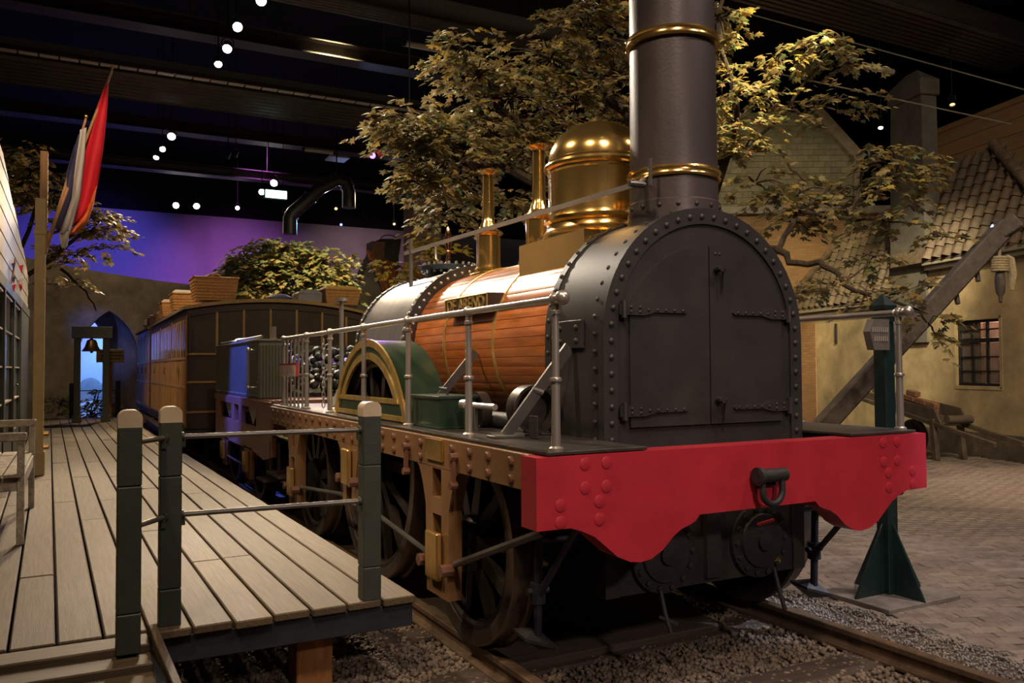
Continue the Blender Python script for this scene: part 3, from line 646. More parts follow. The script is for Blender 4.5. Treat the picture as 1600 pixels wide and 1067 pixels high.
# frames, guards, axleboxes, bolts
FXO, FXI = 1.25, 1.17; FT, FBt = 1.163, .995
AX = [(1.19, .57, .565), (2.85, .845, .845), (4.60, .57, .565)]     # y, axle z, wheel radius
bolt_me = M().lathe([(.024, -.004), (.024, .010), (.018, .016), (1e-5, .018)], (0, 0, 0), (-1, 0, 0), 10).mesh('bolt', BROWND)
for s in (-1, 1):
    fr = M().box((s*FXI, .137, FBt), (s*FXO, 5.62, FT), .004).obj('side_frame', BROWN, loco)
    y = .30; k = 0
    while y < 5.55:
        if not (s == -1 and 1.08 < y < 1.38):
            for zz in (1.118, 1.035):
                if s == -1: link('bolt', bolt_me, fr, (-FXO, y, zz))
        y += .215 if k % 3 else .24; k += 1
    for yc, za, rw in AX:
        big = yc == 2.85
        zl = [FBt+.06, FBt, FBt-.07, FBt-.16, za+.24 if not big else za+.10, za+.05 if not big else za-.03, za-.16, za-.24]
        zl = sorted(set(zl), reverse=True); m = M()
        def hwid(z):
            k = max(0, min(1, (FBt-z)/.22)); return .30-.135*k**.55-.012*max(0, (FBt-.22-z)/.4)
        zz_ = [FBt]+[FBt-.02*i for i in range(1, 12)]+[za+.10, za-.13, za-.28]
        zz_ = sorted(set([z for z in zz_ if z >= za-.28]), reverse=True)
        slots = [(FBt-.005, FBt-.165), (.737, .60)] if not big else [(FBt-.06, FBt-.12), (za-.10, za-.26)]
        sw = .062
        zz_ = sorted(set(zz_+[v for sl in slots for v in sl if v > za-.28]), reverse=True)
        for i in range(len(zz_)-1):
            z0, z1 = zz_[i], zz_[i+1]; h0, h1 = hwid(z0), hwid(z1); mid = (z0+z1)/2
            if any(a > mid > b for a, b in slots):
                m.prism([(yc-h0, z0), (yc-sw, z0), (yc-sw, z1), (yc-h1, z1)], 0, s*FXO, s*FXI); m.prism([(yc+sw, z0), (yc+h0, z0), (yc+h1, z1), (yc+sw, z1)], 0, s*FXO, s*FXI)
            else: m.prism([(yc-h0, z0), (yc+h0, z0), (yc+h1, z1), (yc-h1, z1)], 0, s*FXO, s*FXI)
        g = m.obj('axle_guard', BROWN, loco, ang=20)
        bz = .525 if not big else .84
        M().box((s*(FXO+.005), yc-.085, bz-.14), (s*(FXO+.04), yc+.085, bz+.12), .008).obj('axlebox_cover', BRASSD, g)
        M().box((s*1.06, yc-.12, za-.14), (s*FXI, yc+.12, za+.12)).obj('axlebox', BLACK2, loco)
        for dy in (-.16, .16): M().lathe([(.035, -.02), (.035, .05)], (s*FXO, yc+dy, za-.11), (s, 0, 0), 8).obj('stay_bolt', BROWND, g)
    # stays between the guards and to the beam
    M().tube([(s*(FXO-.03), 1.02, .49), (s*(FXO-.05), .10, .82)], .019, 8).obj('stay_rod', DSTEEL, loco)
    M().tube([(s*(FXO-.03), 1.36, .48), (s*(FXO-.03), 2.70, .60)], .016, 8).obj('stay_rod', DSTEEL, loco)
    M().tube([(s*(FXO-.03), 3.0, .60), (s*(FXO-.03), 4.45, .48)], .016, 8).obj('stay_rod', DSTEEL, loco)
    for yy in (.92, 1.62):
        m = M().bar((s*(FXO+.02), yy, 1.08), (s*(FXO+.02), yy, .93), .022, .022)
        for zz in (1.08, .93): m.lathe([(.022, 0), (.022, .04)], (s*FXO, yy, zz), (s, 0, 0), 8)
        m.obj('spring_hanger', BROWND, loco)
    M().box((s*1.225, .015, FT+.002), (s*.685, 5.66, FT+.018), .003).obj('footplate', pm('footplate_iron', (.060, .054, .050), .36, .5, .3, 5, .1, 60), loco)
M().box((-1.265, 1.09, 1.035), (-1.25, 1.33, 1.155), .003).obj('maker_plate', BRASS, loco)

# wheels
def wheel(s, yc, za, R, nsp, name):
    ax = (s, 0, 0); o = (s*.955, yc, za)
    w_ = M().lathe([(R-.085, -.015), (R-.085, .105), (R-.05, .115), (R-.004, .112), (R, .104), (R, .012), (R+.022, .004), (R+.026, -.012), (R+.015, -.024), (R-.085, -.015)], o, ax, 56).obj(name, TYRE, loco)
    M().lathe([(.14, -.01), (.15, 0), (.15, .11), (.12, .14), (.07, .15), (.07, .2), (1e-5, .2)], o, ax, 28).obj('hub', IRON, w_)
    M().lathe([(R-.11, .01), (R-.13, .03), (R-.13, .085), (R-.11, .10), (R-.083, .10), (R-.083, .01), (R-.11, .01)], o, ax, 56).obj('felloe', IRON, w_)
    sp_ = M(); r0, r1 = .13, R-.11
    sp_.add([(-.045, -.03, r0), (.045, -.03, r0), (.045, .03, r0), (-.045, .03, r0), (-.033, -.02, r1), (.033, -.02, r1), (.033, .02, r1), (-.033, .02, r1)], [(0, 1, 2, 3), (4, 7, 6, 5), (0, 4, 5, 1), (1, 5, 6, 2), (2, 6, 7, 3), (3, 7, 4, 0)])
    sm = sp_.mesh('spoke', IRON)
    for i in range(nsp):
        q = Quaternion((1, 0, 0), 2*PI*i/nsp+.2) @ Quaternion((0, 0, 1), PI/2)
        link('spoke', sm, w_, (s*.955+s*.05, yc, za), q)
    return w_
for yc, za, R in AX:
    for s in (-1, 1): wheel(s, yc, R, R, 14 if R > .7 else 10, 'driving_wheel' if R > .7 else 'carrying_wheel')
    M().tube([(-1.1, yc, R), (1.1, yc, R)], .07, 14).obj('axle', IRON, loco)

# splashers over the driving wheels
def arcY(r, zc, zb, n=24, yc=2.85):
    a = math.degrees(math.asin((zb-zc)/r)); return [(p, q) for p, q in arc(yc, zc, r, a, 180-a, n)]
zb = FT+.02; ZS = .865
for s in (-1, 1):
    sp = M().strip(arcY(.875, ZS, zb), arcY(.893, ZS, zb), 0, s*1.115, s*.80).obj('splasher', GREEN, loco)
    M().strip(arcY(.800, ZS, zb), arcY(.876, ZS, zb), 0, s*1.108, s*1.095).obj('arch_panel', GREEN, sp)
    M().strip(arcY(.848, ZS, zb), arcY(.902, ZS, zb), 0, s*1.122, s*1.106).obj('arch_trim', BRASST, sp)
    M().strip(arcY(.752, ZS, zb+.13), arcY(.803, ZS, zb+.13), 0, s*1.118, s*1.098).obj('arch_trim', BRASST, sp)
    M().box((s*1.104, 2.85-.80, zb), (s*1.090, 2.85+.80, zb+.16)).obj('lower_panel', GREEN, sp)
    for zz in (zb+.012, zb+.125): M().box((s*1.114, 2.85-.80+.012*(zz > zb+.1)*4, zz-.005), (s*1.100, 2.85+.80-.012*(zz > zb+.1)*4, zz+.032), .003).obj('panel_trim', BRASST, sp)
    M().strip(arcY(.5, ZS, 1.19), arcY(.877, ZS, 1.19), 0, s*.80, s*.81).obj('inner_panel', GREEN, sp)
# tool box, stays, pipes on the running plate
TB0 = FT+.018
m = M().box((-1.10, 1.50, TB0), (-.86, 1.94, TB0+.185), .004); tb = m.obj('sand_box', GREEN, loco)
M().box((-1.112, 1.488, TB0+.18), (-.848, 1.952, TB0+.20), .004).obj('lid', GREEN, tb); M().box((-1.112, 1.488, TB0), (-.848, 1.952, TB0+.014), .003).obj('base_moulding', GREEN, tb)
M().tube([(-.98, 1.66, TB0+.20), (-.98, 1.66, TB0+.235), (-.98, 1.78, TB0+.24)], .010, 8).obj('lid_knob', BLACK2, tb)
for s in (-1, 1):
    A = Vector((s*1.03, .78, TB0+.012)); B = Vector((s*.705, .66, 1.66))
    m = M().bar(A, B, .062, .016, (0, 1, 0)); m.box(A-Vector((.09, .05, .012)), A+Vector((.09, .05, .004)), .003)
    mid = (A+B)/2; m.lathe([(.018, -.03), (.018, .03)], mid, (s, .3, .4), 8)
    m.obj('smokebox_stay', DSTEEL, loco)
    m = M().box((s*.678, .55, 1.65), (s*.70, .82, 1.80), .003); pl = m.obj('stay_plate', BLACK, loco)
    m = M()
    for yy in (.60, .76):
        for zz in (1.69, 1.76): m.rivet((s*.70, yy, zz), (s, 0, 0), .016)
    m.obj('rivets', BLACK, pl)
    A = Vector((s*1.0, 1.60, TB0+.20)); B = Vector((s*.62, 2.00, 1.66)); A = Vector((s*1.02, 2.05, TB0))
    M().bar(A, B, .055, .014, (0, 1, 0)).obj('boiler_stay', DSTEEL, loco)
    M().tube([(s*.98, 1.0, TB0+.15), (s*.98, 1.42, TB0+.15)], .018, 10).lathe([(.03, -.03), (.03, .03)], (s*.98, 1.40, TB0+.15), (0, 1, 0), 10).obj('feed_pipe', STEEL, loco)
    M().bar((s*.98, 1.25, TB0), (s*.98, 1.25, TB0+.16), .02, .02).obj('pipe_bracket', DSTEEL, loco)
    dr = M().lathe([(.135, 0), (.135, .10), (.118, .10), (.114, .02), (1e-5, .02)], (s*.815, .93, TB0+.14), (0, -1, 0), 32).obj('pump_drum', IRON, loco)
    M().box((s*.93, .60, TB0), (s*.945, .68, TB0+.12), .004).obj('upright_plate', BLACK2, loco)
    M().tube([(s*.74, 1.2, TB0+.05), (s*.74, 2.0, TB0+.05)], .05, 12).obj('eccentric_rod', BLACK2, loco)
    M().lathe([(.12, 0), (.12, .06)], (s*.78, 1.55, TB0+.10), (s, 0, 0), 20).obj('reversing_disc', IRON, loco)

# handrails
HZ, RZ, PXH = 1.854, 1.4955, 1.1518
PY = [.061+.9135*i for i in range(6)]; PY[5] = 4.49; PY.append(5.43)
for s in (-1, 1):
    hr = M().tube([(s*PXH, PY[0], HZ), (s*PXH, PY[-1], HZ)], .0185, 12).obj('handrail', STEEL, loco)
    M().ball((s*PXH, PY[0]-.062, HZ+.003), .034).tube([(s*PXH, PY[0]-.05, HZ), (s*PXH, PY[0], HZ)], .024, 12).obj('end_ball', STEEL, hr)
    for y in PY:
        p = M().lathe([(.034, TB0), (.034, TB0+.012), (.021, TB0+.02), (.019, RZ-.01), (.027, RZ-.008), (.029, RZ), (.027, RZ+.008), (.0175, RZ+.012), (.0165, HZ-.07), (.024, HZ-.066), (.024, HZ-.052), (.018, HZ-.048), (.018, HZ-.025)], (s*PXH, y, 0), n=16)
        p.obj('handrail_post', STEEL, loco); M().ball((s*PXH, y, HZ), .031).obj('rail_ball', STEEL, hr)
    for i in range(1, 6):
        y = PY[5]+(PY[6]-PY[5])*i/6
        M().lathe([(.016, TB0), (.016, TB0+.01), (.0095, TB0+.015), (.0095, HZ-.05), (.016, HZ-.045), (.016, HZ-.015)], (s*PXH, y, 0), n=10).obj('gate_bar', STEEL, loco)
    M().box((s*PXH-.01, PY[5], RZ-.006), (s*PXH+.01, PY[6], RZ+.006)).obj('gate_crossbar', STEEL, loco)
m = M().box((-PXH-.04, 4.72, 1.475), (-PXH-.028, 5.45, 1.60), .002); sg = m.obj('warning_sign', WHITES, loco)
M().box((-PXH-.041, 4.71, 1.475), (-PXH-.022, 4.74, 1.602)).box((-PXH-.0415, 4.74, 1.585), (-PXH-.027, 5.45, 1.602)).obj('red_edge', REDS, sg)
m = M()
for i in range(9):
    if i == 5: continue
    m.box((-PXH-.042, 4.80+.066*i, 1.505), (-PXH-.039, 4.80+.066*i+.042, 1.565))
m.obj('print', pm('faded_print', (.55, .38, .33), .6), sg)
M().tube([(-.75, 4.75, TB0), (-.75, 4.75, 2.20)], .022, 10).lathe([(.07, 0), (.07, .03)], (-.75, 4.75, 2.20), n=14).obj('brake_column', STEEL, loco)
# hanging chain beside the footplate
m = M(); cpts = [Vector((-.98, 4.55, 1.80-.045*i)) for i in range(14)]
for i, c in enumerate(cpts):
    a = (1, 0, 0) if i % 2 else (0, 1, 0)
    pts = [c+Vector(a)*(.014*math.cos(2*PI*k/8))+Vector((0, 0, .03*math.sin(2*PI*k/8))) for k in range(9)]
    m.tube(pts, .005, 5, False)
m.obj('chain', STEEL, loco)
M().box((-1.15, 4.52, TB0-.20), (1.15, 5.66, TB0-.005), .004).obj('driver_floor', BLACK2, loco)
M().bar((-.95, 4.35, TB0+.02), (-.62, 4.62, 1.75), .05, .02).obj('reversing_lever', DSTEEL, loco)

# red buffer beam
BP = [(-1.289, 1.161), (-1.289, .848), (-1.115, .846), (-1.06, .828), (-.99, .795), (-.93, .745), (-.87, .695), (-.80, .664), (-.74, .656), (-.68, .664), (-.61, .70), (-.55, .755), (-.50, .785), (-.45, .80), (-.415, .815), (-.39, .842)]
prof = BP+[(-p, q) for p, q in reversed(BP)]
bb = M().prism(prof, 1, 0, .136).obj('buffer_beam', RED, loco, ang=25)
bm_ = M().lathe([(.029, -.002), (.028, .003), (.022, .0052), (1e-5, .0055)], (0, 0, 0), (0, -1, 0), 14).mesh('bolt_head', RED)
for x, z in [(1.04, 1.122), (.925, 1.122), (1.04, 1.017), (.927, 1.016), (1.168, .950), (.965, .952), (1.168, .876), (.965, .872)]:
    for s in (-1, 1): link('bolt_head', bm_, bb, (s*x, 0, z))
hk = M().box((-.045, -.03, .95), (.085, 0, 1.035), .006).tube([(-.075, -.055, 1.008), (.115, -.055, 1.008)], .034, 16).lathe([(.045, -.012), (.045, .012)], (-.06, -.055, 1.008), (1, 0, 0), 16).obj('coupling_bracket', BLACK2, loco, ang=30)
pts = [(.02-.066, -.062, 1.0)]+[(.02-.066*math.cos(a), -.066, .935-.066*math.sin(a)) for a in [PI*i/12 for i in range(13)]]+[(.02+.066, -.062, 1.0)]
M().tube(pts, .0165, 12).obj('coupling_link', BLACK2, hk)
# guard irons ahead of the wheels
for s in (-1, 1):
    x = s*.975
    m = M().tube([(x, .52, .99), (x, .55, .20)], .022, 10).lathe([(.04, -.05), (.04, .05)], (x, .545, .42), (0, 0, 1), 10).lathe([(.018, -.06), (.018, .06)], (x, .545, .43), (1, 0, 0), 8)
    m.tube([(x, .54, .40), (x, .12, .86)], .018, 8).tube([(x, .53, .68), (s*.66, .5, .68)], .016, 8)
    gi = m.obj('guard_iron', pm('guard_navy', (.020, .020, .032), .45, .2), loco)
    m = M(); f0 = Vector((x, .55, .22))
    m.add([f0+Vector(v)*.75 for v in ((-.10, -.02, -.04), (.10, -.10, -.10), (.08, .12, -.16), (-.10, .16, -.02), (-.10, -.02, -.02), (.10, -.10, -.08), (.08, .12, -.14), (-.10, .16, 0), (0, .03, .03))], [(0, 3, 2, 1), (0, 1, 5, 4), (1, 2, 6, 5), (2, 3, 7, 6), (3, 0, 4, 7), (4, 5, 8), (5, 6, 8), (6, 7, 8), (7, 4, 8)])
    m.obj('foot_plate', BLACK2, gi, ang=15)
# ---------------------------------------------------------------- the tender
td = thing('tender', (0, 7.7, 0), 'riveted green coal tender coupled behind the locomotive', 'tender')
TX = 1.15; TY0, TY1 = 6.75, 9.95; TZ0, TZ1 = 1.20, 1.88
for s in (-1, 1):
    tk = M().box((s*TX, TY0, TZ0), (s*.80, TY1, TZ1), .012).obj('water_tank', TANKG, td)
    m = M()
    for i in range(22): m.rivet((s*(TX+.002), TY0+.06+i*.148, TZ0+.035), (s, 0, 0), .014, n=6)
    for i in range(11): m.rivet((s*(TX+.002), TY0+.03, TZ0+.08+i*.055), (s, 0, 0), .011, n=6); m.rivet((s*(TX+.002), TY1-.03, TZ0+.08+i*.055), (s, 0, 0), .011, n=6)
    m.obj('rivets', TANKG, tk)['kind'] = 'stuff'
    cor = M().tube([(0, 0, TZ0+.01), (0, 0, TZ1-.06)], .016, 8).mesh('flute', TANKG)
    for i in range(9): link('flute', cor, tk, (s*(TX-.03-.036*i), TY0-.002, 0))
    M().box((s*(TX+.02), TY0-.03, TZ1-.01), (s*.78, TY1+.02, TZ1+.015), .006).obj('rim', TANKG, tk)
    M().tube([(s*(TX+.07), TY0+.22, TZ0+.13), (s*(TX+.07), TY0+.22, TZ0+.57)], .017, 10).ball((s*(TX+.07), TY0+.22, TZ0+.13), .03, 10).ball((s*(TX+.07), TY0+.22, TZ0+.57), .03, 10).tube([(s*TX, TY0+.22, TZ0+.13), (s*(TX+.07), TY0+.22, TZ0+.13)], .012, 8).tube([(s*TX, TY0+.22, TZ0+.57), (s*(TX+.07), TY0+.22, TZ0+.57)], .012, 8).obj('grab_handle', STEEL, td)
    # frame plate with three openings: top and bottom rails with stiles between
    FX0, FX1 = 1.20, 1.15; m = M()
    m.box((s*FX0, 5.76, 1.10), (s*FX1, 9.62, 1.19)); m.box((s*FX0, 5.76, .80), (s*FX1, 9.62, .885))
    for y0, y1 in ((5.76, 6.60), (7.52, 7.74), (8.06, 8.28), (9.26, 9.62)): m.box((s*FX0, y0, .885), (s*FX1, y1, 1.10))
    m.prism([(5.76, .80), (9.62, .80), (9.62, .62), (9.10, .60), (6.7, .60), (6.2, .55), (5.76, .62)], 0, s*FX0, s*FX1)
    fr = m.obj('side_frame', PINKB, td)
    for yc in (7.10, 8.79):
        g = M().prism([(yc-.30, .62), (yc+.30, .62), (yc+.17, .45), (yc+.13, .25), (yc-.13, .25), (yc-.17, .45)], 0, s*FX0, s*FX1).obj('axle_guard', PINKB, td)
        M().box((s*(FX0+.005), yc-.10, .33), (s*(FX0+.05), yc+.10, .57), .008).obj('axlebox_cover', BRASSD, g)
        M().prism([(yc-.30, 1.08), (yc+.30, 1.08), (yc+.06, .92), (yc+.05, .89), (yc-.05, .89), (yc-.06, .92)], 0, s*1.14, s*1.10).obj('leaf_spring', STEEL, td)
        R = .45; o = (s*.955, yc, R)
        w_ = M().lathe([(R-.07, -.015), (R-.07, .105), (R-.004, .112), (R, .104), (R, .012), (R+.022, .004), (R+.02, -.02), (R-.07, -.015)], o, (s, 0, 0), 40).obj('tender_wheel', TYRE, td)
        M().lathe([(.12, 0), (.12, .13), (1e-5, .14)], o, (s, 0, 0), 20).obj('hub', IRON, w_)
        sm = M().box((-.02, -.035, .11), (.02, .035, R-.06)).mesh('spoke', IRON)
        for i in range(8): link('spoke', sm, w_, (s*1.0, yc, R), Quaternion((1, 0, 0), 2*PI*i/8))
    M().box((s*1.22, 5.35, .44), (s*1.0, 5.92, .47), .004).obj('step_board', BARROW, td)
    for y in (5.45, 5.85): M().tube([(s*1.19, y, .46), (s*1.19, y, .80)], .015, 8).obj('step_hanger', IRON, td)
    M().tube([(s*1.19, 7.3, .38), (s*1.19, 8.6, .38)], .014, 8).obj('tie_rod', DSTEEL, td)
    M().box((s*1.2, 6.2, .30), (s*1.0, 6.6, .33), .004).obj('step_board', BARROW, td)
M().box((-1.0, TY1-.35, TZ0), (1.0, TY1, TZ1+.02), .01).obj('rear_tank', TANKG, td)
M().box((-1.2, 5.70, .86), (1.2, 5.80, 1.22), .008).obj('front_beam', PINKB, td)
M().box((-1.17, 5.78, 1.12), (1.17, TY1, 1.20)).obj('tender_deck', PINKB, td)
M().tube([(-.95, TY0+.12, TZ1), (-.95, TY0+.12, TZ1+.17)], .03, 10).lathe([(.05, 0), (.05, .02)], (-.95, TY0+.12, TZ1+.01), n=12).obj('filler_cap', STEEL, td)
M().lathe([(.16, 0), (.16, .03), (.10, .07), (1e-5, .08)], (-.98, 8.6, TZ1+.012), n=18).obj('tank_lid', TANKG, td)
M().tube([(-1.08, 6.9, TZ1+.05), (-1.08, 9.9, TZ1+.05)], .018, 8).obj('tank_rail', TANKG, td)
M().box((-.80, 7.05, 1.20), (.80, 9.6, 1.25)).obj('coal_floor', BLACK2, td)
M().prism([(7.10, 1.25), (9.55, 1.25), (9.55, 1.76), (8.2, 1.74), (7.2, 1.30)], 0, -.79, .79).obj('coal_fill', COAL, td)['kind'] = 'stuff'
# coal
lumps = []
for k in range(3):
    V = ICOV*np.array(RNG.uniform(.75, 1.2, (12, 1))); V = np.clip(V, -.85, .85); me = npmesh('coal_lump', V, ICOF, COAL); lumps.append(me)
placed = []
for i in range(900):
    if len(placed) >= 130: break
    y = 7.02+random.random()**1.3*1.2; zt = 1.30+max(0, y-7.15)*.44+.05; x = random.uniform(-.72, .55); r = random.uniform(.05, .085)
    z = min(zt, 1.84)+random.uniform(-.02, .05)
    if i % 3 == 0: y = 6.93+random.random()*.12; z = 1.25+r*.8+random.random()*.20
    if any((x-a)**2+(y-b)**2+(z-c)**2 < ((r+d)*.82)**2 for a, b, c, d in placed): continue
    placed.append((x, y, z, r))
    o = link('coal_lump', random.choice(lumps), None, (x, y, z), Quaternion((random.random(), random.random(), random.random(), random.random())).normalized(), (r, r*random.uniform(.8, 1.2), r*.85))
    tag(o, 'glossy black lump of coal heaped in the tender', 'coal', 'coal lumps in the tender')

# ---------------------------------------------------------------- carriages
def roofz(x, hw, e, rise): return e+rise*(1-(x/hw)**2)
def carriage(y0, y1, label, near):
    hw = 1.44; e = 2.55; rise = .16; zb = .58
    t = thing('railway_carriage', (0, (y0+y1)/2, 0), label, 'carriage')
    n = 16; xs = [-hw+2*hw*i/n for i in range(n+1)]
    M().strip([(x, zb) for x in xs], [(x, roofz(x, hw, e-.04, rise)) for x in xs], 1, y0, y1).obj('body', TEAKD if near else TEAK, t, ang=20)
    xs2 = [-hw-.06+2*(hw+.06)*i/n for i in range(n+1)]
    M().strip([(x, roofz(x, hw+.06, e-.045, rise)) for x in xs2], [(x, roofz(x, hw+.06, e, rise+.01)) for x in xs2], 1, y0-.05, y1+.05).obj('roof', ROOFC, t)
    M().strip([(x, roofz(x, hw+.06, e-.05, rise)) for x in xs2], [(x, roofz(x, hw+.06, e-.005, rise+.012)) for x in xs2], 1, y0-.075, y0-.045).obj('roof_moulding', MOULD, t)
    # end wall: strips and rails
    if near:
        for x in (-1.40, -.985, -.565, -.135, .30, .735, 1.16):
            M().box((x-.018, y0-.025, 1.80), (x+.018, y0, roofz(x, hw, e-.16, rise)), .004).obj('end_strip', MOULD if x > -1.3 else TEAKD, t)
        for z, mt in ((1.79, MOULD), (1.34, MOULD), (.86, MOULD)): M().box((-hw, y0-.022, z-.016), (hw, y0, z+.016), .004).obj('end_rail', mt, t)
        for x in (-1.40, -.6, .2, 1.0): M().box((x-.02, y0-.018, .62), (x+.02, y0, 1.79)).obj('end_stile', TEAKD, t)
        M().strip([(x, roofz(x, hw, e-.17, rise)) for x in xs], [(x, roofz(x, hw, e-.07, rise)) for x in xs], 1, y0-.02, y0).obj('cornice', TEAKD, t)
    # side facing the platform: three compartments with windows and ribbed lower panels
    L = (y1-y0)/3
    for c in range(3):
        a = y0+c*L
        for (f0, f1) in ((.04, .33), (.37, .63), (.67, .96)):
            door = f0 == .37
            w_ = M().box((-hw-.012, a+f0*L, 1.76), (-hw, a+f1*L, 2.33)).obj('window', pm('carriage_window', (.035, .018, .014), .15, 0, .3, 2), t)
            for y in (a+f0*L, a+(f0+f1)/2*L, a+f1*L): M().box((-hw-.017, y-.022, 1.74), (-hw, y+.022, 2.36), .003).obj('window_bar', MOULD, w_)
            p = M().box((-hw-.015, a+f0*L, .70), (-hw, a+f1*L, 1.70)).obj('door_panel' if door else 'side_panel', TEAKD if door else TEAK, t)
            for k in range(5):
                y = a+f0*L+(f1-f0)*L*k/4; M().box((-hw-.021, y-.018, .70), (-hw-.010, y+.018, 1.68), .003).obj('rib', MOULD, p)
            if door: M().tube([(-hw-.05, a+.42*L, 1.45), (-hw-.05, a+.42*L, 1.60)], .012, 6).obj('door_handle', BRASS, p)
        M().box((-hw-.020, a-.045, .62), (-hw, a+.045, 2.40), .006).obj('corner_pillar', TEAK, t)
    for z in (1.72, 1.25, .68): M().box((-hw-.026, y0, z-.02), (-hw, y1, z+.02), .004).obj('waist_rail', MOULD, t)
    M().box((-hw-.03, y0, .50), (hw+.03, y1, .60), .006).obj('sole_bar', BLACK2, t)
    M().box((-hw-.12, y0+.3, .40), (-hw+.12, y1-.3, .43), .004).obj('running_board', BARROW, t)
    for yc in (y0+1.1, y1-1.1):
        for s in (-1, 1):
            w_ = M().lathe([(.38, -.01), (.38, .11), (.45, .11), (.45, .012), (.47, 0), (.46, -.02), (.38, -.01)], (s*.955, yc, .45), (s, 0, 0), 32).lathe([(.10, 0), (.10, .13)], (s*.955, yc, .45), (s, 0, 0), 14).obj('carriage_wheel', BLACK2, t)
            sm = M().box((-.02, -.03, .09), (.02, .03, .39)).mesh('spoke', BLACK2)
            for i in range(8): link('spoke', sm, w_, (s*1.0, yc, .45), Quaternion((1, 0, 0), 2*PI*i/8))
            M().box((s*1.25, yc-.1, .30), (s*1.16, yc+.1, .55), .01).obj('axlebox', BLACK2, t)
    for s in (-1, 1): M().lathe([(.06, 0), (.06, .22), (.16, .24), (.16, .27), (1e-5, .29)], (s*.9, y0-.0, .80), (0, -1, 0), 18).obj('buffer', BLACK2, t)
    return t
carriage(11.0, 17.7, 'dark-ended teak carriage with ribbed panels right behind the tender', True)
carriage(18.1, 22.3, 'second teak carriage farther back, nearest the pointed arch', False)

# ---------------------------------------------------------------- luggage on the roofs
def wicker(name, c, sx, sy, h, label, flare=.10, lid=False, mat=WICK, lidmat=CLOTHW, rz=0., grp=None):
    x, y, z = c; t = thing(name, c, label, 'basket', grp)
    def q(k, e): return [(sx*(1+k)*a/2*1, sy*(1+k)*b/2) for a, b in ((-1, -1), (1, -1), (1, 1), (-1, 1))]
    ca, sa = math.cos(rz), math.sin(rz)
    def P(pts, zz): return [(x+a*ca-b*sa, y+a*sa+b*ca, z+zz) for a, b in pts]
    vs = P(q(0, 0), 0)+P(q(flare, 0), h)+P(q(flare-.06, 0), h)+P(q(-.05, 0), .03)
    fs = [(0, 3, 2, 1)]+[(i, (i+1) % 4, (i+1) % 4+4, i+4) for i in range(4)]+[(i+4, (i+1) % 4+4, (i+1) % 4+8, i+8) for i in range(4)]+[(i+8, (i+1) % 4+8, (i+1) % 4+12, i+12) for i in range(4)]+[(12, 13, 14, 15)]
    M().add(vs, fs).obj('body', mat, t, ang=20)
    for k in range(1, int(h/.05)):                       # woven courses
        f = flare*k*.05/h; r = P(q(f+.012, 0), k*.05); M().tube(r+[r[0]], .007, 5, False).obj('woven_course', mat, t)
    r = P(q(flare+.01, 0), h); M().tube(r+[r[0]], .016, 7, False).obj('rim', mat, t)
    if lid:
        M().add(P(q(flare, 0), h)+P(q(flare-.25, 0), h+.07), [(0, 1, 5, 4), (1, 2, 6, 5), (2, 3, 7, 6), (3, 0, 4, 7), (4, 5, 6, 7), (3, 2, 1, 0)]).obj('lid', lidmat, t)
    return t
rz0 = 2.62
b = wicker('wicker_basket', (-.98, 11.42, 2.678), .60, .58, .37, 'large open wicker basket with a hoop handle on the near roof edge', .16)
M().tube([(-1.02+.13*math.cos(a), 11.10, 3.00+.11*math.sin(a)) for a in [PI*i/10 for i in range(11)]], .011, 7).obj('handle', WICK, b)
M().lathe([(.24, 0), (.20, .06), (.08, .10), (1e-5, .11)], (-.92, 11.5, 2.96), n=16).obj('cloth_filling', CLOTHW, b)
wicker('wicker_basket', (-1.18, 13.5, 2.65), .46, .50, .30, 'wicker hamper with a pale cloth lid right behind the big basket', .15, True)
wicker('wicker_basket', (-1.18, 15.6, 2.65), .46, .50, .28, 'smaller lidded hamper, third along the carriage roof edge', .15, True)
def trunk(c, sx, sy, h, label, mat=LEATH):
    x, y, z = c; t = thing('trunk', c, label, 'trunk')
    M().box((x-sx/2, y-sy/2, z), (x+sx/2, y+sy/2, z+h*.66), .01).obj('body', mat, t)
    M().prism([(x-sx/2, z+h*.67)]+[(x+sx/2*math.cos(PI-PI*i/8), z+h*.67+h*.33*math.sin(PI*i/8)) for i in range(1, 8)]+[(x+sx/2, z+h*.67)], 1, y-sy/2, y+sy/2).obj('lid', mat, t)
    for k in (-.3, .3): M().box((x-sx/2-.006, y+k*sy-.02, z), (x+sx/2+.006, y+k*sy+.02, z+h*.7)).obj('strap', MOULD, t)
    M().box((x-sx/2-.012, y-.04, z+h*.55), (x-sx/2, y+.04, z+h*.72)).obj('clasp', BRASS, t)
trunk((-1.18, 16.9, 2.65), .42, .60, .24, 'brown leather trunk lying flat near the far end of the first roof')
trunk((-1.18, 19.6, 2.65), .42, .7, .26, 'brown trunk on the second carriage roof')
t = thing('white_bundle', (-1.2, 20.9, 2.625), 'round white cloth bundle on the second carriage roof', 'bundle')
M().lathe([(1e-5, 0), (.16, .02), (.22, .10), (.19, .22), (.09, .28), (.05, .31), (.08, .36), (1e-5, .38)], (-1.2, 20.9, 2.625), n=14).obj('sack', CLOTHW, t); M().lathe([(.052, 0), (.062, .01), (.052, .025)], (-1.2, 20.9, 2.925), n=12).obj('tie', ROPE, t)
wicker('wicker_basket', (1.12, 11.35, 2.665), .55, .55, .26, 'flat wicker basket with a rounded yellow top beside the firebox', .15, True, WICK, pm('straw_yellow', (.55, .34, .08), .7, 0, .2, 20))
trunk((.60, 11.5, 2.705), .42, .5, .22, 'grey canvas trunk left of the straw-topped basket', pm('canvas_grey', (.28, .26, .28), .7))
t = thing('blue_bundle', (.12, 11.5, 2.725), 'low blue-grey bundle on the roof left of the canvas trunk', 'bundle')
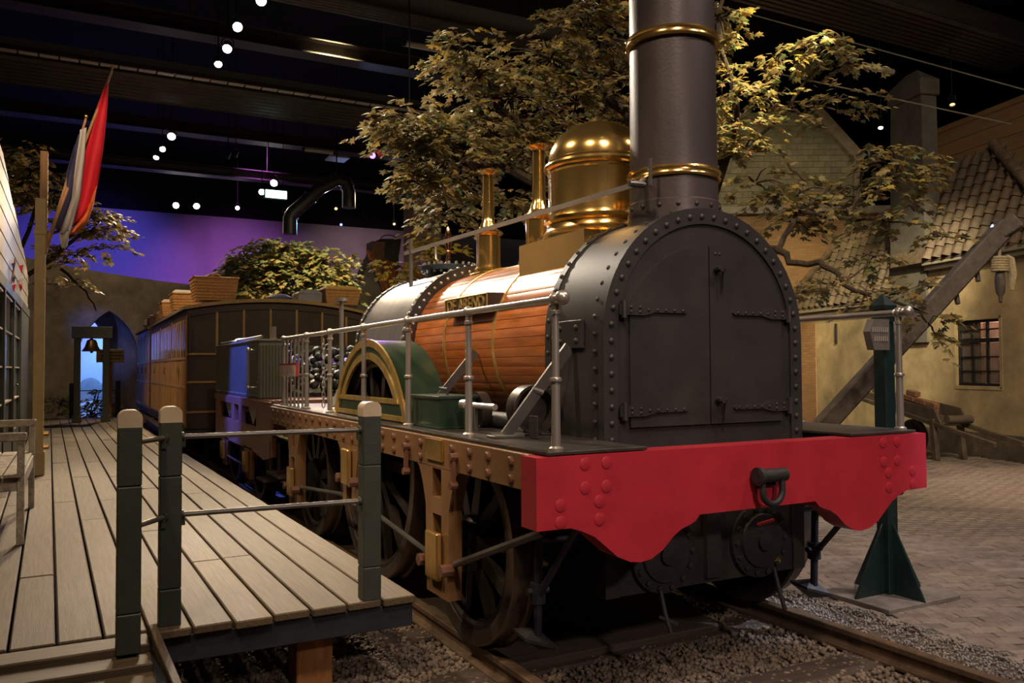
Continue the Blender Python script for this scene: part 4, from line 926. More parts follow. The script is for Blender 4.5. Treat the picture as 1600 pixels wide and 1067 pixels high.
M().lathe([(1e-5, 0), (.20, .02), (.22, .06), (.14, .11), (1e-5, .13)], (.12, 11.5, 2.725), n=16).obj('cloth', pm('bundle_blue', (.14, .16, .28), .8), t); M().tube([(-.08, 11.5, 2.785), (.12, 11.5, 2.865), (.32, 11.5, 2.785)], .01, 6).obj('cord', ROPE, t)

# ---------------------------------------------------------------- things on the platform
# bench
t = thing('bench', (-3.62, 4.45, PZ), 'weathered pale wooden bench at the left edge of the platform', 'bench')
bx0, bx1 = -3.95, -3.335
for y in (3.56, 5.28):
    M().box((bx1-.045, y-.03, PZ), (bx1, y+.03, 1.09), .004).obj('leg', BENCH, t); M().box((bx0, y-.03, PZ), (bx0+.05, y+.03, 1.30), .004).obj('leg', BENCH, t)
    M().box((bx0, y-.035, 1.06), (bx1+.01, y+.035, 1.12), .008).obj('armrest', BENCH, t)
    M().box((bx0+.03, y-.02, .72), (bx1-.03, y+.02, .81), .004).obj('side_rail', BENCH, t)
for k in range(5): M().box((bx0+.03+.115*k, 3.50, .815), (bx0+.03+.115*k+.105, 5.34, .84), .004).obj('seat_slat', BENCH, t)
M().box((bx1-.035, 3.56, .72), (bx1-.008, 5.28, .812), .004).obj('front_rail', BENCH, t)
for z in (1.0, 1.13, 1.26): M().box((bx0, 3.56, z-.045), (bx0+.025, 5.28, z+.045), .004).obj('back_slat', BENCH, t)
# timber mast of the pavilion
q = (-3.392, 7.8)
t = thing('flag_mast', (*q, PZ), 'tall square cream timber mast with a bare wooden top', 'post')
M().box((q[0]-.055, q[1]-.055, PZ+.22), (q[0]+.055, q[1]+.055, 3.52), .006).obj('lower_post', CREAM, t)
M().box((q[0]-.07, q[1]-.07, PZ), (q[0]+.07, q[1]+.07, PZ+.27), .008).obj('foot', CREAM, t)
M().box((q[0]-.01, q[1]-.045, 2.9), (q[0]+.07, q[1]+.055, 4.07), .004).obj('upper_post', BAREW, t)
M().box((q[0]-.065, q[1]-.065, 3.10), (q[0]+.065, q[1]+.065, 3.16), .006).obj('collar', CREAM, t)
for z in (PZ+.32, PZ+.47): M().lathe([(.03, 0), (.03, .05), (.018, .06), (1e-5, .062)], (q[0]+.055, q[1], z), (1, 0, 0), 10).obj('cleat', BRASSD, t)
# flags
def flag(name, tip, foot, stripes, label, mats, Y):
    t = thing(name, foot, label, 'flag')
    M().tube([foot, tip], [.022, .014], 10).obj('pole', BAREW, t); M().ball(Vector(tip)+Vector((0, 0, .03)), .024, 10).obj('finial', BRASSD, t)
    for (L_, R2), mt, nm in zip(stripes, mats, ('upper_stripe', 'middle_stripe', 'lower_stripe', 'end_stripe')):
        n = 18; k = 6; vs = []
        def at(pl, f):
            x = f*(len(pl)-1); i_ = min(int(x), len(pl)-2); g = x-i_; return (pl[i_][0]*(1-g)+pl[i_+1][0]*g, pl[i_][1]*(1-g)+pl[i_+1][1]*g)
        for i_ in range(n+1):
            f = i_/n; a = at(L_, f); b = at(R2, f)
            for j_ in range(k+1):
                g = j_/k; p = onY(Y, a[0]*(1-g)+b[0]*g, a[1]*(1-g)+b[1]*g); p.y += .045*math.sin(g*6+f*2.5+len(vs)*0)*(.3+f)-.02
                vs.append(p)
        fs = [(i_*(k+1)+j_, i_*(k+1)+j_+1, (i_+1)*(k+1)+j_+1, (i_+1)*(k+1)+j_) for i_ in range(n) for j_ in range(k)]
        o = M().add(vs, fs).obj(nm, mt, t, ang=80); s_ = o.modifiers.new('cloth_thickness', 'SOLIDIFY'); s_.thickness = .004
    return t
FT1 = Vector((-3.35, 7.86, 2.95))
flag('red_flag', onY(8.55, 175, 110), FT1, [([(163, 136), (145, 185), (132, 240), (124, 300), (114, 352)], [(169, 132), (167, 175), (161, 235), (154, 280), (146, 322)]), ([(140, 318), (130, 336), (118, 352), (103, 369)], [(151, 290), (146, 320), (136, 348), (120, 364)])], 'long red flag with an orange end hanging from the taller slanting pole', [REDF, ORANF], 8.38)
flag('blue_white_flag', onY(8.35, 134, 186), FT1+Vector((.0, .0, -.08)), [([(125, 203), (118, 250), (111, 310), (93, 364)], [(135, 200), (132, 250), (125, 310), (108, 367)]), ([(116, 228), (105, 265), (95, 310), (83, 354)], [(125, 206), (118, 250), (111, 310), (93, 364)]), ([(92, 366), (93, 375), (96, 384), (98, 388)], [(107, 362), (107, 372), (105, 382), (101, 389)])], 'drooping blue and white flag on the shorter slanting pole', [WHITEF, BLUEF, WHITEF], 8.12)
# pavilion on the left
t = thing('pavilion', (-4.2, 10, GZ), 'white boarded pavilion with a dark green glazed door at the left edge', 'building')
PX_ = -3.78
def ztop(y): return 4.15-(y-7.0)*.115
for k in range(12):
    z0 = 2.62+.13*k; z1 = z0+.124; y1 = min(14.3, 7+(4.15-z0)/.115); y1b = min(14.3, 7+(4.15-z1)/.115)
    if y1b < 6: continue
    M().prism([(5.6, z0), (y1, z0), (y1b, z1), (5.6, z1)], 0, PX_-.03, PX_-.008*(k % 2)).obj('board', BOARDW, t)
M().box((PX_-1.6, 5.6, GZ-.03), (PX_-.03, 14.3, 2.62)).obj('core_wall', BLACK2, t); M().prism([(5.6, 2.62), (14.3, 2.62), (14.3, 3.25), (5.6, 4.2)], 0, PX_-1.6, PX_-.035).obj('gable_core', BLACK2, t)
M().box((PX_-.03, 5.6, 2.50), (PX_+.03, 14.3, 2.64), .004).obj('lintel', DOORG, t)
dd = M().box((PX_-.02, 12.0, PZ), (PX_+.02, 14.2, 2.5), .004).obj('door_post', DOORG, t)
for y in (6.4, 8.15, 9.9, 11.6):
    fr = M().box((PX_-.02, y, PZ), (PX_+.03, y+.16, 2.5), .004).obj('door_stile', DOORG, t)
for i, y in enumerate((6.56, 8.31, 10.06)):
    for k in range(4):
        z0 = .72+k*.44; pn = M().box((PX_-.028, y, z0), (PX_-.018, y+1.58, z0+.42)).obj('pane', pm('pavilion_pane', (.30, .28, .24), .12, 0, .4, 3), t)
        M().box((PX_-.02, y, z0+.42), (PX_+.01, y+1.58, z0+.44)).obj('glazing_bar', WHITES, t)
    M().box((PX_-.03, y, PZ), (PX_+.015, y+1.58, .72)).obj('door_panel', DOORG, t)
M().tube([(PX_+.06, 9.98, 1.35), (PX_+.06, 10.12, 1.35)], .014, 8).obj('door_handle', BLACK2, t)
# little bunting on the pavilion
t = thing('bunting_bunch', onY(9.5, 18, 430), 'small bunch of red white and blue pennants on the pavilion', 'bunting')
P0 = onY(9.5, 18, 432)
for i in range(9):
    c = P0+Vector((random.uniform(-.03, .10), random.uniform(-.1, .1), random.uniform(-.12, .22)))
    M().add([c, c+Vector((.05, .01, .02)), c+Vector((.03, .0, -.09)), c+Vector((0, .006, 0)), c+Vector((.05, .016, .02)), c+Vector((.03, .006, -.09))], [(0, 1, 2), (3, 5, 4), (0, 3, 4, 1), (1, 4, 5, 2), (2, 5, 3, 0)]).obj('pennant', (REDF, WHITEF, BLUEF)[i % 3], t)
M().tube([P0+Vector((0, 0, -.1)), P0+Vector((.04, 0, .25))], .012, 6).obj('stick', BAREW, t)
# bell frame
t = thing('bell_frame', (-2.66, 18.25, PZ), 'dark timber frame with a bronze station bell in front of the arch', 'bell frame')
for x in (-2.96, -2.37):
    M().box((x-.07, 18.18, PZ), (x+.07, 18.32, 2.30), .006).obj('post', POSTG, t); M().box((x-.10, 18.12, PZ), (x+.10, 18.38, PZ+.14), .008).obj('foot', POSTG, t)
M().box((-3.08, 18.12, 2.27), (-2.24, 18.38, 2.54), .01).obj('crossbeam', pm('beam_greygreen', (.12, .135, .115), .6), t)
bl = M().lathe([(.20, 0), (.205, .015), (.175, .05), (.135, .12), (.115, .20), (.10, .25), (.06, .275), (1e-5, .28)], (-2.67, 18.25, 1.97), n=24).obj('bell', pm('bell_bronze', (.35, .20, .08), .35, .9), t)
M().tube([(-2.67, 18.25, 2.24), (-2.67, 18.25, 2.30)], .03, 8).obj('hanger', BLACK2, bl); M().ball((-2.67, 18.25, 1.96), .035, 8).obj('clapper', BLACK2, bl)
# notice board
t = thing('notice_board', (-2.2, 20.1, PZ), 'yellow notice board with dark lettering on a post behind the bell', 'sign')
M().box((-2.25, 20.12, PZ), (-2.17, 20.18, 1.80), .005).obj('post', BLOCK, t); bd = M().box((-2.53, 20.05, 1.73), (-1.90, 20.11, 2.06), .006).obj('board', YELS, t)
for z, a in ((1.98, .46), (1.90, .50), (1.82, .44)):
    k = 0; x = -2.215-a/2
    while x < -2.215+a/2: M().box((x, 20.043, z-.018), (x+.03, 20.051, z+.018)).obj('stroke', BLACK2, bd); x += .045
# dark fence and shrubs by the arch
t = thing('arch_fence', (-2.4, 21.2, PZ-.4), 'low dark post-and-wire fence across the foot of the arch', 'fence')
for u in (112, 184): 
    p = onY(21.2, u, 640); M().box((p.x-.06, 21.15, GZ-.03), (p.x+.06, 21.25, 1.25 if u == 184 else 1.2), .01).obj('post', NAVY, t)
for z in (1.0, .6): M().tube([(onY(21.2, 112, 640).x, 21.2, z), (onY(21.2, 184, 640).x, 21.2, z)], .012, 6).obj('wire', NAVY, t)
# ---------------------------------------------------------------- green signpost
t = thing('signpost', (2.17, .95, GZ), 'dark green square signpost on a gusseted steel foot beside the red beam', 'signpost')
sx, sy = 2.17, .95
M().box((sx-.052, sy-.052, GZ+.03), (sx+.052, sy+.052, 1.86), .006).obj('post', TEAL, t)
M().box((sx-.060, sy-.060, 1.86), (sx+.060, sy+.060, 1.93), .008).box((sx-.046, sy-.046, 1.93), (sx+.046, sy+.046, 1.955)).obj('neck', TEAL, t)
M().add([(sx-.066, sy-.066, 1.955), (sx+.066, sy-.066, 1.955), (sx+.066, sy+.066, 1.955), (sx-.066, sy+.066, 1.955), (sx-.066, sy-.066, 1.985), (sx+.066, sy-.066, 1.985), (sx+.066, sy+.066, 1.985), (sx-.066, sy+.066, 1.985), (sx, sy, 2.075)], [(0, 3, 2, 1), (0, 1, 5, 4), (1, 2, 6, 5), (2, 3, 7, 6), (3, 0, 4, 7), (4, 5, 8), (5, 6, 8), (6, 7, 8), (7, 4, 8)]).obj('cap', TEAL, t, ang=10)
M().box((1.80, .66, GZ-.005), (2.56, 1.24, GZ+.03), .004).obj('base_plate', pm('base_grey', (.20, .18, .165), .7, 0, .35, 6, .2, 30), t)
for a in (0, 1, 2, 3):
    dx, dy = ((1, 0), (-1, 0), (0, 1), (0, -1))[a]; e = .30 if dx else .24; h = .50
    if dx: M().prism([(sx+dx*.052, GZ+.03), (sx+dx*(.052+e), GZ+.03), (sx+dx*.052, GZ+.03+h)], 1, sy-.008, sy+.008).obj('gusset', TEAL, t)
    else: M().prism([(sy+dy*.052, GZ+.03), (sy+dy*(.052+e), GZ+.03), (sy+dy*.052, GZ+.03+h)], 0, sx-.008, sx+.008).obj('gusset', TEAL, t)
sz = 1.77
bd = M().prism([(sx-.052, sz-.11), (sx-.052, sz+.11), (sx-.21, sz+.11), (sx-.255, sz+.02), (sx-.215, sz-.11)], 1, sy-.09, sy-.03).obj('arrow_board', SIGNG, t)
for z, x0, x1 in ((sz+.035, -.235, -.08), (sz-.03, -.215, -.08)):
    x = sx+x0
    while x < sx+x1: M().box((x, sy-.094, z-.018), (x+.010, sy-.089, z+.018)).obj('stroke', pm('stroke_grey', (.32, .29, .25), .6), bd); x += .022

# ---------------------------------------------------------------- plaster house on the right
HD = Vector((.27, .963, 0)).normalized(); HN = Vector((HD.y, -HD.x, 0)); HP = Vector((11.55, 6.2, 0))
def H(s, off, z): return HP+HD*s+HN*off+Vector((0, 0, z))
HM = Matrix(((-HD.x, HN.x, 0, HP.x), (-HD.y, HN.y, 0, HP.y), (0, 0, 1, 0), (0, 0, 0, 1)))      # local x = -s, y = off
HQ = HM.to_3x3().to_quaternion()
def hbox(m, s0, s1, o0, o1, z0, z1, bev=0): return m.box((-s1, o0, z0), (-s0, o1, z1), bev, HM)
house = thing('plaster_house', H(1, .5, GZ), 'ochre plastered house with black sash window and dark pantile roofs', 'house')
W0, W1, WZ0, WZ1 = -.46, .58, 1.16, 2.37
m = M()
hbox(m, -4.5, W0, 0, .3, GZ-.03, 3.55); hbox(m, W1, 6.2, 0, .3, GZ-.03, 2.9); hbox(m, W1, 2.3, 0, .3, 2.9, 3.55); hbox(m, W0, W1, 0, .3, GZ-.03, WZ0); hbox(m, W0, W1, 0, .3, WZ1, 3.55)
m.obj('wall', PLAST, house, flat=True)
m = M(); hbox(m, -4.5, 1.9, -.03, 0, GZ-.03, .32, .01); m.obj('plinth', PLINTH, house)
m = M(); hbox(m, 5.2, 6.25, -.02, .0, GZ, 2.88); m.obj('side_pilaster', brickmat('corner_brick', (.36, .19, .085), (.28, .14, .06), (.2, .15, .1), math.atan2(HD.y, HD.x)), house)
for s0, s1, z in ((-4.5, 1.28, 3.50), (2.3, 6.35, 2.84)):
    m = M(); hbox(m, s0, s1, -.16, .02, z, z+.10, .01); hbox(m, s0, s1, -.10, .02, z-.09, z, .01); m.obj('eave_board', GUTTER, house)
# window
wn = M(); 
for a in ((W0, W1, WZ0, WZ0+.05), (W0, W1, WZ1-.05, WZ1), (W0, W0+.05, WZ0, WZ1), (W1-.05, W1, WZ0, WZ1)): hbox(wn, a[0], a[1], .04, .12, a[2], a[3], .004)
hbox(wn, W0, W1, .035, .11, 1.955, 2.03, .004)
wn = wn.obj('window', WINF, house)
for k in (1, 2):
    s = W0+(W1-W0)*k/3; m = M(); hbox(m, s-.017, s+.017, .05, .10, WZ0+.04, WZ1-.04); m.obj('glazing_bar', WINF, wn)
for z in (1.43, 1.69, 2.19): m = M(); hbox(m, W0+.04, W1-.04, .05, .10, z-.013, z+.013); m.obj('glazing_bar', WINF, wn)
zz = [WZ0+.05, 1.43, 1.69, 1.955, 2.03, 2.19, WZ1-.05]
for k in range(3):
    for a, b in ((0, 1), (1, 2), (2, 3), (4, 5), (5, 6)):
        m = M(); hbox(m, W0+.05+(W1-W0-.1)*k/3+.02, W0+.05+(W1-W0-.1)*(k+1)/3-.02, .075, .082, zz[a]+.014, zz[b]-.014); m.obj('pane', GLASS, wn)
m = M(); hbox(m, W0-.05, W1+.05, -.012, .03, WZ0-.07, WZ0, .004); hbox(m, W1, W1+.06, -.012, .02, WZ0-.05, WZ1+.05); hbox(m, W0-.06, W0, -.012, .02, WZ0-.05, WZ1+.05); hbox(m, W0-.06, W1+.06, -.012, .02, WZ1, WZ1+.06); m.obj('window_surround', PLAST, house)
m = M(); hbox(m, W0-.3, W1+.3, .75, .8, WZ0-.3, WZ1+.3); m.obj('room_wall', pm('room_pink', (.55, .40, .34), .9), house)
m = M(); hbox(m, .30, W1-.02, .30, .36, WZ0, WZ1); hbox(m, .33, .40, .28, .31, WZ0, WZ1); m.obj('curtain', pm('curtain_brown', (.26, .15, .08), .9, 0, .3, 20, stretch=(3, 3, .3)), house)
pl = bpy.data.lights.new('room_fill', 'POINT'); pl.energy = 40; pl.color = (1, .75, .6); pl.shadow_soft_size = .1; po = bpy.data.objects.new('room_fill', pl); COL.objects.link(po); po.location = H(.0, .5, 2.62)  # unseen fill added inside so the window panes look paler
# roofs: one object per pantile
TW, TL = .262, .235
def pantile(mat):
    m = M(); n = 8; vs = []
    for y in (0, TL+.05):
        for i in range(n+1):
            f = i/n; vs.append((f*(TW+.02)-TW/2, y, .044*math.sin(2*PI*(f-.1))))
    for y in (0, TL+.05):
        for i in range(n+1):
            f = i/n; vs.append((f*(TW+.02)-TW/2, y, .044*math.sin(2*PI*(f-.1))-.030))
    k = n+1; fs = []
    for i in range(n): fs += [(i, i+1, k+i+1, k+i), (2*k+i, 3*k+i, 3*k+i+1, 2*k+i+1), (i, 2*k+i, 2*k+i+1, i+1), (k+i, k+i+1, 3*k+i+1, 3*k+i)]
    fs += [(0, k, 3*k, 2*k), (n, 2*k+n, 3*k+n, k+n)]
    return m.add(vs, fs).mesh('roof_tile', mat, ang=50)
tile_me = pantile(TILE)
def tiles(parent, s0, s1, z0, rows, tanv, keep, base_off=-.2, me=tile_me, F=H, Q=HQ, slab=True, tw=TW, tl=TL):
    an = math.atan(tanv); ca, sa = math.cos(an), math.sin(an); n = int(round((s1-s0)/tw))
    for r in range(rows):
        for c in range(n):
            s = s0+(c+.5)*tw; l = r*tl
            if not keep(s, l): continue
            p = F(s, base_off+l*ca, z0+l*sa+.035)
            link('roof_tile', me, parent, p, Q @ Quaternion((1, 0, 0), an-.13))
TR = 2.6
anr = math.atan(TR)
def roofslab(s0, s1, z0, L, parent, base_off=-.17):
    ca, sa = math.cos(anr), math.sin(anr)
    vs = [HM @ Vector(v) for v in ((-s0, base_off, z0), (-s1, base_off, z0), (-s1, base_off+L*ca, z0+L*sa), (-s0, base_off+L*ca, z0+L*sa), (-s0, base_off+.12, z0-.06), (-s1, base_off+.12, z0-.06), (-s1, base_off+.12+L*ca, z0-.06+L*sa), (-s0, base_off+.12+L*ca, z0-.06+L*sa))]
    M().add(vs, [(0, 1, 2, 3), (4, 7, 6, 5), (0, 4, 5, 1), (1, 5, 6, 2), (2, 6, 7, 3), (3, 7, 4, 0)]).obj('roof_deck', TILE, parent)
roofslab(.1, 2.2, 3.57, 2.1, house)
rR = 9
tiles(house, -1.9, 1.30, 3.59, rR, TR, lambda s, l: s > -1.35+max(0, l-.7)*1.05)
tiles(house, 1.30, 2.45, 3.59, rR, TR, lambda s, l: l > .9)
tiles(house, 2.36, 6.4, 2.93, 9, TR, lambda s, l: s < 6.35-l*1.0 and s > 2.3)
roofslab(2.36, 4.3, 2.90, 2.1, house)
me = M().lathe([(.085, 0), (.10, .34), (.092, .36), (.08, .36)], (0, 0, 0), (0, 1, 0), 12).mesh('hip_tile', TILE)
for k in range(9):
    l = k*.235; s = 6.42-l*1.0; p = H(s, -.2+l*math.cos(anr), 2.99+l*math.sin(anr)); d = (H(s-.235, -.2+(l+.235)*math.cos(anr), 2.99+(l+.235)*math.sin(anr))-p)
    link('hip_tile', me, house, p, d.to_track_quat('Y', 'Z'))
for k in range(5):
    l = .75+k*.3; s = -1.35+max(0, l-.7)*1.05; p = H(s, -.2+l*math.cos(anr), 3.66+l*math.sin(anr)); d = (H(s+.315, -.2+(l+.3)*math.cos(anr), 3.66+(l+.3)*math.sin(anr))-p)
    link('hip_tile', me, house, p, d.to_track_quat('Y', 'Z'))
# chimney breast
m = M(); T = HM
m.add([HM @ Vector(v) for v in ((-2.38, -.06, 2.0), (-1.28, -.06, 2.0), (-1.28, .32, 2.0), (-2.38, .32, 2.0), (-2.24, -.05, 7.0), (-1.32, -.05, 7.0), (-1.32, .30, 7.0), (-2.24, .30, 7.0))], [(0, 1, 2, 3), (4, 5, 6, 7), (0, 1, 5, 4), (1, 2, 6, 5), (2, 3, 7, 6), (3, 0, 4, 7)])
cb = m.obj('chimney', CHIMG, house)
m = M(); hbox(m, 1.26, 2.30, -.10, .35, 6.95, 7.28, .02); m.obj('chimney_cap', CHIMG, cb)
m = M(); c_ = [HM @ Vector(v) for v in ((-2.28, -.08, 7.28), (-1.28, -.08, 7.28), (-1.28, .33, 7.28), (-2.28, .33, 7.28), (-1.95, .1, 7.55), (-1.6, .1, 7.55))]
m.add(c_, [(0, 1, 5, 4), (1, 2, 5), (2, 3, 4, 5), (3, 0, 4), (3, 2, 1, 0)]).obj('chimney_top', CHIMG, cb, ang=10)
# wall lantern bracket and iron anchor on the left wall
for s, z in ((4.35, 2.35), (2.75, 2.45)):
    m = M(); hbox(m, s-.03, s+.03, -.04, 0, z-.28, z+.18, .006); m.obj('wall_anchor', BLACK2, house)

# high board wall behind the roof
t = thing('board_wall', H(2, 3, GZ), 'tall wall of sandy horizontal boards rising behind the house roof', 'wall')
for k in range(8):
    m = M(); hbox(m, -6, 6.2, 3.0+.01*(k % 2), 3.08, 4.6+.33*k, 4.6+.33*k+.32, .006); m.obj('board', BEIGE, t)
m = M(); hbox(m, -6, 6.2, 2.95, 3.1, 7.22, 7.34, .01); m.obj('coping', BEIGE, t)
m = M(); hbox(m, -6, 6.2, 3.09, 3.2, GZ-.03, 7.2); m.obj('stud_wall', BEIGE, t)

# shingled gable house farther back
GX = Vector((math.cos(_y), -math.sin(_y), 0)); GN = Vector((math.sin(_y), math.cos(_y), 0)); GP = CAM+GN*21.5; GP.z = 0
def G(x, off, z): return GP+GX*x+GN*off+Vector((0, 0, z))
GM = Matrix(((GX.x, GN.x, 0, GP.x), (GX.y, GN.y, 0, GP.y), (0, 0, 1, 0), (0, 0, 0, 1))); GQ = GM.to_3x3().to_quaternion()
def gx(u): return (u-800)/FPX*21.5
def gz(v): return CAM.z+21.5*(.031+(533.5-v)/FPX)
gh = thing('gable_house', G(6, 0, GZ), 'big gabled house clad in pale shingles behind the tree', 'house')
def gbox(m, x0, x1, o0, o1, z0, z1, bev=0): return m.box((x0, o0, z0), (x1, o1, z1), bev, GM)
m = M(); gbox(m, gx(930), gx(1338), .05, .4, GZ-.03, gz(330)); gbox(m, gx(1338), gx(1400), .05, .3, GZ-.03, gz(330)); m.obj('brick_wall', brickmat('house_brick', (.34, .19, .085), (.26, .13, .055), (.20, .15, .10), -_y), gh)
xa, xb, za, zbb = gx(1286), gx(1342), gz(176), gz(246)
M().add([GM @ Vector(v) for v in ((gx(930), .05, gz(330)), (gx(1342), .05, gz(330)), (gx(1342), .05, zbb), (xa, .05, za), (gx(930), .05, za), (gx(930), .4, gz(330)), (gx(1342), .4, gz(330)), (gx(1342), .4, zbb), (xa, .4, za), (gx(930), .4, za))], [(0, 1, 2, 3, 4), (5, 9, 8, 7, 6), (0, 5, 6, 1), (1, 6, 7, 2), (2, 7, 8, 3), (3, 8, 9, 4), (4, 9, 5, 0)]).obj('gable', SHING, gh)
sh = M().add([(-.142, -.035, 0), (.142, -.035, 0), (.142, -.006, .19), (-.142, -.006, .19), (-.142, .0, 0), (.142, .0, 0), (.142, .0, .19), (-.142, .0, .19)], [(0, 1, 2, 3), (4, 7, 6, 5), (0, 4, 5, 1), (1, 5, 6, 2), (2, 6, 7, 3), (3, 7, 4, 0)]).mesh('shingle', SHING)
cnt = 0
for r in range(17):
    z = gz(328)+r*.158
    for c in range(18):
        x = gx(1338)-.29*(c+.5+.5*(r % 2))
        lim = xb-(z+.15-zbb)*(xb-xa)/(za-zbb) if z+.15 > zbb else xb
        if x+.14 > lim or z > za-.16: continue
        link('shingle', sh, gh, G(x, .05, z), GQ)
m = M(); gbox(m, gx(930), gx(1395), -.12, .1, gz(330)-.10, gz(330)+.10, .01); m.obj('cornice', GUTTER, gh)
A = G(xa-.1, -.05, za+.05); B = G(xb+.12, -.05, zbb-.1); M().bar(A, B, .28, .22, GN, .01).obj('bargeboard', pm('barge_stone', (.34, .27, .20), .8), gh)
m = M(); gbox(m, xb-.06, xb+.12, -.06, .2, gz(330), zbb-.05, .01); m.obj('corner_board', GUTTER, gh)

# ---------------------------------------------------------------- timber crane jib with rope
t = thing('crane_jib', dep(10, 1181, 790), 'thick weathered timber jib leaning out over the yard', 'crane')
A = onZ(GZ, 1168, 800); A = dep(10, 1172, 782); A.z = GZ-.03; B = dep(10, 1572, 352)
M().bar(A, B, .20, .22, (0, 0, 1), .02).obj('beam', TIMB, t)
hd = M().bar(B+(B-A).normalized()*-.12, dep(9.9, 1592, 344), .19, .20, (0, 0, 1), .02); hd.obj('head', TIMB, t)
for f in (.88, .80):
    c = A.lerp(B, f); M().bar(c+Vector((0, 0, -.05)), c+Vector((0, -.03, -.28)), .05, .05, bev=.01).obj('cleat', TIMB, t)
M().lathe([(.03, -.17), (.03, .17)], B+Vector((0, 0, -.02)), RGT, 10).obj('pin', STEEL, t)
rp = thing('rope_coil', dep(9.95, 1562, 420), 'coiled hemp rope with a wooden hook hanging from the jib', 'rope')
top = dep(9.95, 1560, 372); c = dep(9.95, 1562, 412)
M().tube([top, c+Vector((0, 0, .08))], .02, 8).obj('hanging_rope', ROPE, rp)
for k in range(6):
    zc = c+Vector((0, 0, .07-.03*k)); pts = [zc+RGT*(.085*math.cos(2*PI*i/12))+FWD*(.06*math.sin(2*PI*i/12)) for i in range(13)]; M().tube(pts, .02, 7, False).obj('turn', ROPE, rp)
M().tube([c+RGT*.08+Vector((0, 0, .09)), c+RGT*.13+Vector((0, 0, .06)), c+RGT*.15+Vector((0, 0, -.12)), c+RGT*.13+Vector((0, 0, -.32))], [.03, .045, .05, .03], 8).obj('rope_tail', ROPE, rp)
M().lathe([(1e-5, -.48), (.02, -.46), (.022, -.40), (.05, -.34), (.06, -.22), (.05, -.12), (.025, -.07), (1e-5, -.06)], c, n=12).obj('wooden_hook', TIMB, rp)

# ---------------------------------------------------------------- wheelbarrow with bricks
wb = thing('wheelbarrow', H(0, -.9, GZ), 'old dark wooden wheelbarrow standing against the plaster house', 'wheelbarrow')
for off in (-1.2, -.65):
    M().bar(H(2.3, off, .98), H(-1.62, off, .26), .06, .08, bev=.008).obj('shaft', BARROW, wb)
    M().bar(H(-.22, off, .60), H(-.30, off, GZ), .09, .10, bev=.008).obj('leg', BARROW, wb)
    M().add([H(2.2, off, .92), H(2.2, off, 1.10), H(-.25, off, .78), H(-.45, off, .45), H(2.2, off+.04, .92), H(2.2, off+.04, 1.10), H(-.25, off+.04, .78), H(-.45, off+.04, .45)], [(0, 1, 2, 3), (4, 7, 6, 5), (0, 4, 5, 1), (1, 5, 6, 2), (2, 6, 7, 3), (3, 7, 4, 0)]).obj('side_board', BARROW, wb)
for k in range(6):
    f0 = k/6; f1 = (k+.94)/6; s0 = 2.2-2.5*f0; s1 = 2.2-2.5*f1; z0 = .93-.46*f0; z1 = .93-.46*f1
    M().add([H(s0, -1.17, z0), H(s0, -.63, z0), H(s1, -.63, z1), H(s1, -1.17, z1)]+[H(s0, -1.17, z0+.03), H(s0, -.63, z0+.03), H(s1, -.63, z1+.03), H(s1, -1.17, z1+.03)], [(0, 1, 2, 3), (4, 7, 6, 5), (0, 4, 5, 1), (1, 5, 6, 2), (2, 6, 7, 3), (3, 7, 4, 0)]).obj('bed_board', BARROW, wb)
wh = M().lathe([(.28, -.035), (.33, -.04), (.33, .04), (.28, .035), (.28, -.035)], H(.62, -.92, GZ+.33), HN, 28).obj('wheel', BARROW, wb)
for k in range(6):
    a = PI*k/6; dv = HD*math.cos(a)+Vector((0, 0, math.sin(a))); M().bar(H(.62, -.92, GZ+.33)-dv*.29, H(.62, -.92, GZ+.33)+dv*.29, .04, .04).obj('spoke', BARROW, wh)
M().tube([H(.62, -1.2, GZ+.33), H(.62, -.65, GZ+.33)], .025, 8).obj('axle', BLACK2, wb)
M().tube([H(-.50, -1.15, .60), H(-.50, -.66, .60)], .075, 14).obj('cross_roll', BARROW, wb)
bedz0 = lambda s: .93-.46*(2.2-s)/2.5+.035
bme2 = M().box((-.13, -.06, 0), (.13, .06, .09), .008).mesh('loose_brick', RBRICK)
for o_ in (0,): M().add([H(.80, -1.12, bedz0(.80)), H(.80, -.88, bedz0(.80)), H(-.12, -.88, bedz0(-.12)), H(-.12, -1.12, bedz0(-.12))]+[H(.80, -1.12, bedz0(.80)+.10), H(.80, -.88, bedz0(.80)+.10), H(-.12, -.88, bedz0(-.12)+.10), H(-.12, -1.12, bedz0(-.12)+.10)], [(0, 1, 2, 3), (4, 7, 6, 5), (0, 4, 5, 1), (1, 5, 6, 2), (2, 6, 7, 3), (3, 7, 4, 0)]).obj('load_board', BARROW, wb)
spots = [(.62, 0, 0), (.34, 0, 0), (.06, 0, 0), (.58, 0, 1), (.28, 0, 1), (.05, 0, 1), (.55, 0, 2)]
def bedz(s): return .93-.46*(2.2-s)/2.5+.035
for i, (s, o_, l) in enumerate(spots):
    o = link('loose_brick', bme2, None, H(s, -1.0+random.uniform(-.03, .03), bedz(s)+.125+l*.098), HQ @ Quaternion((0, 1, 0), .18)); tag(o, 'rough red-brown brick on the wheelbarrow, '+('bottom row', 'second row', 'topmost of the stack')[l]+('' if l == 2 else ', '+('end nearest the signpost', 'middle', 'end nearest the handles')[i % 3]), 'brick', 'bricks on the wheelbarrow')

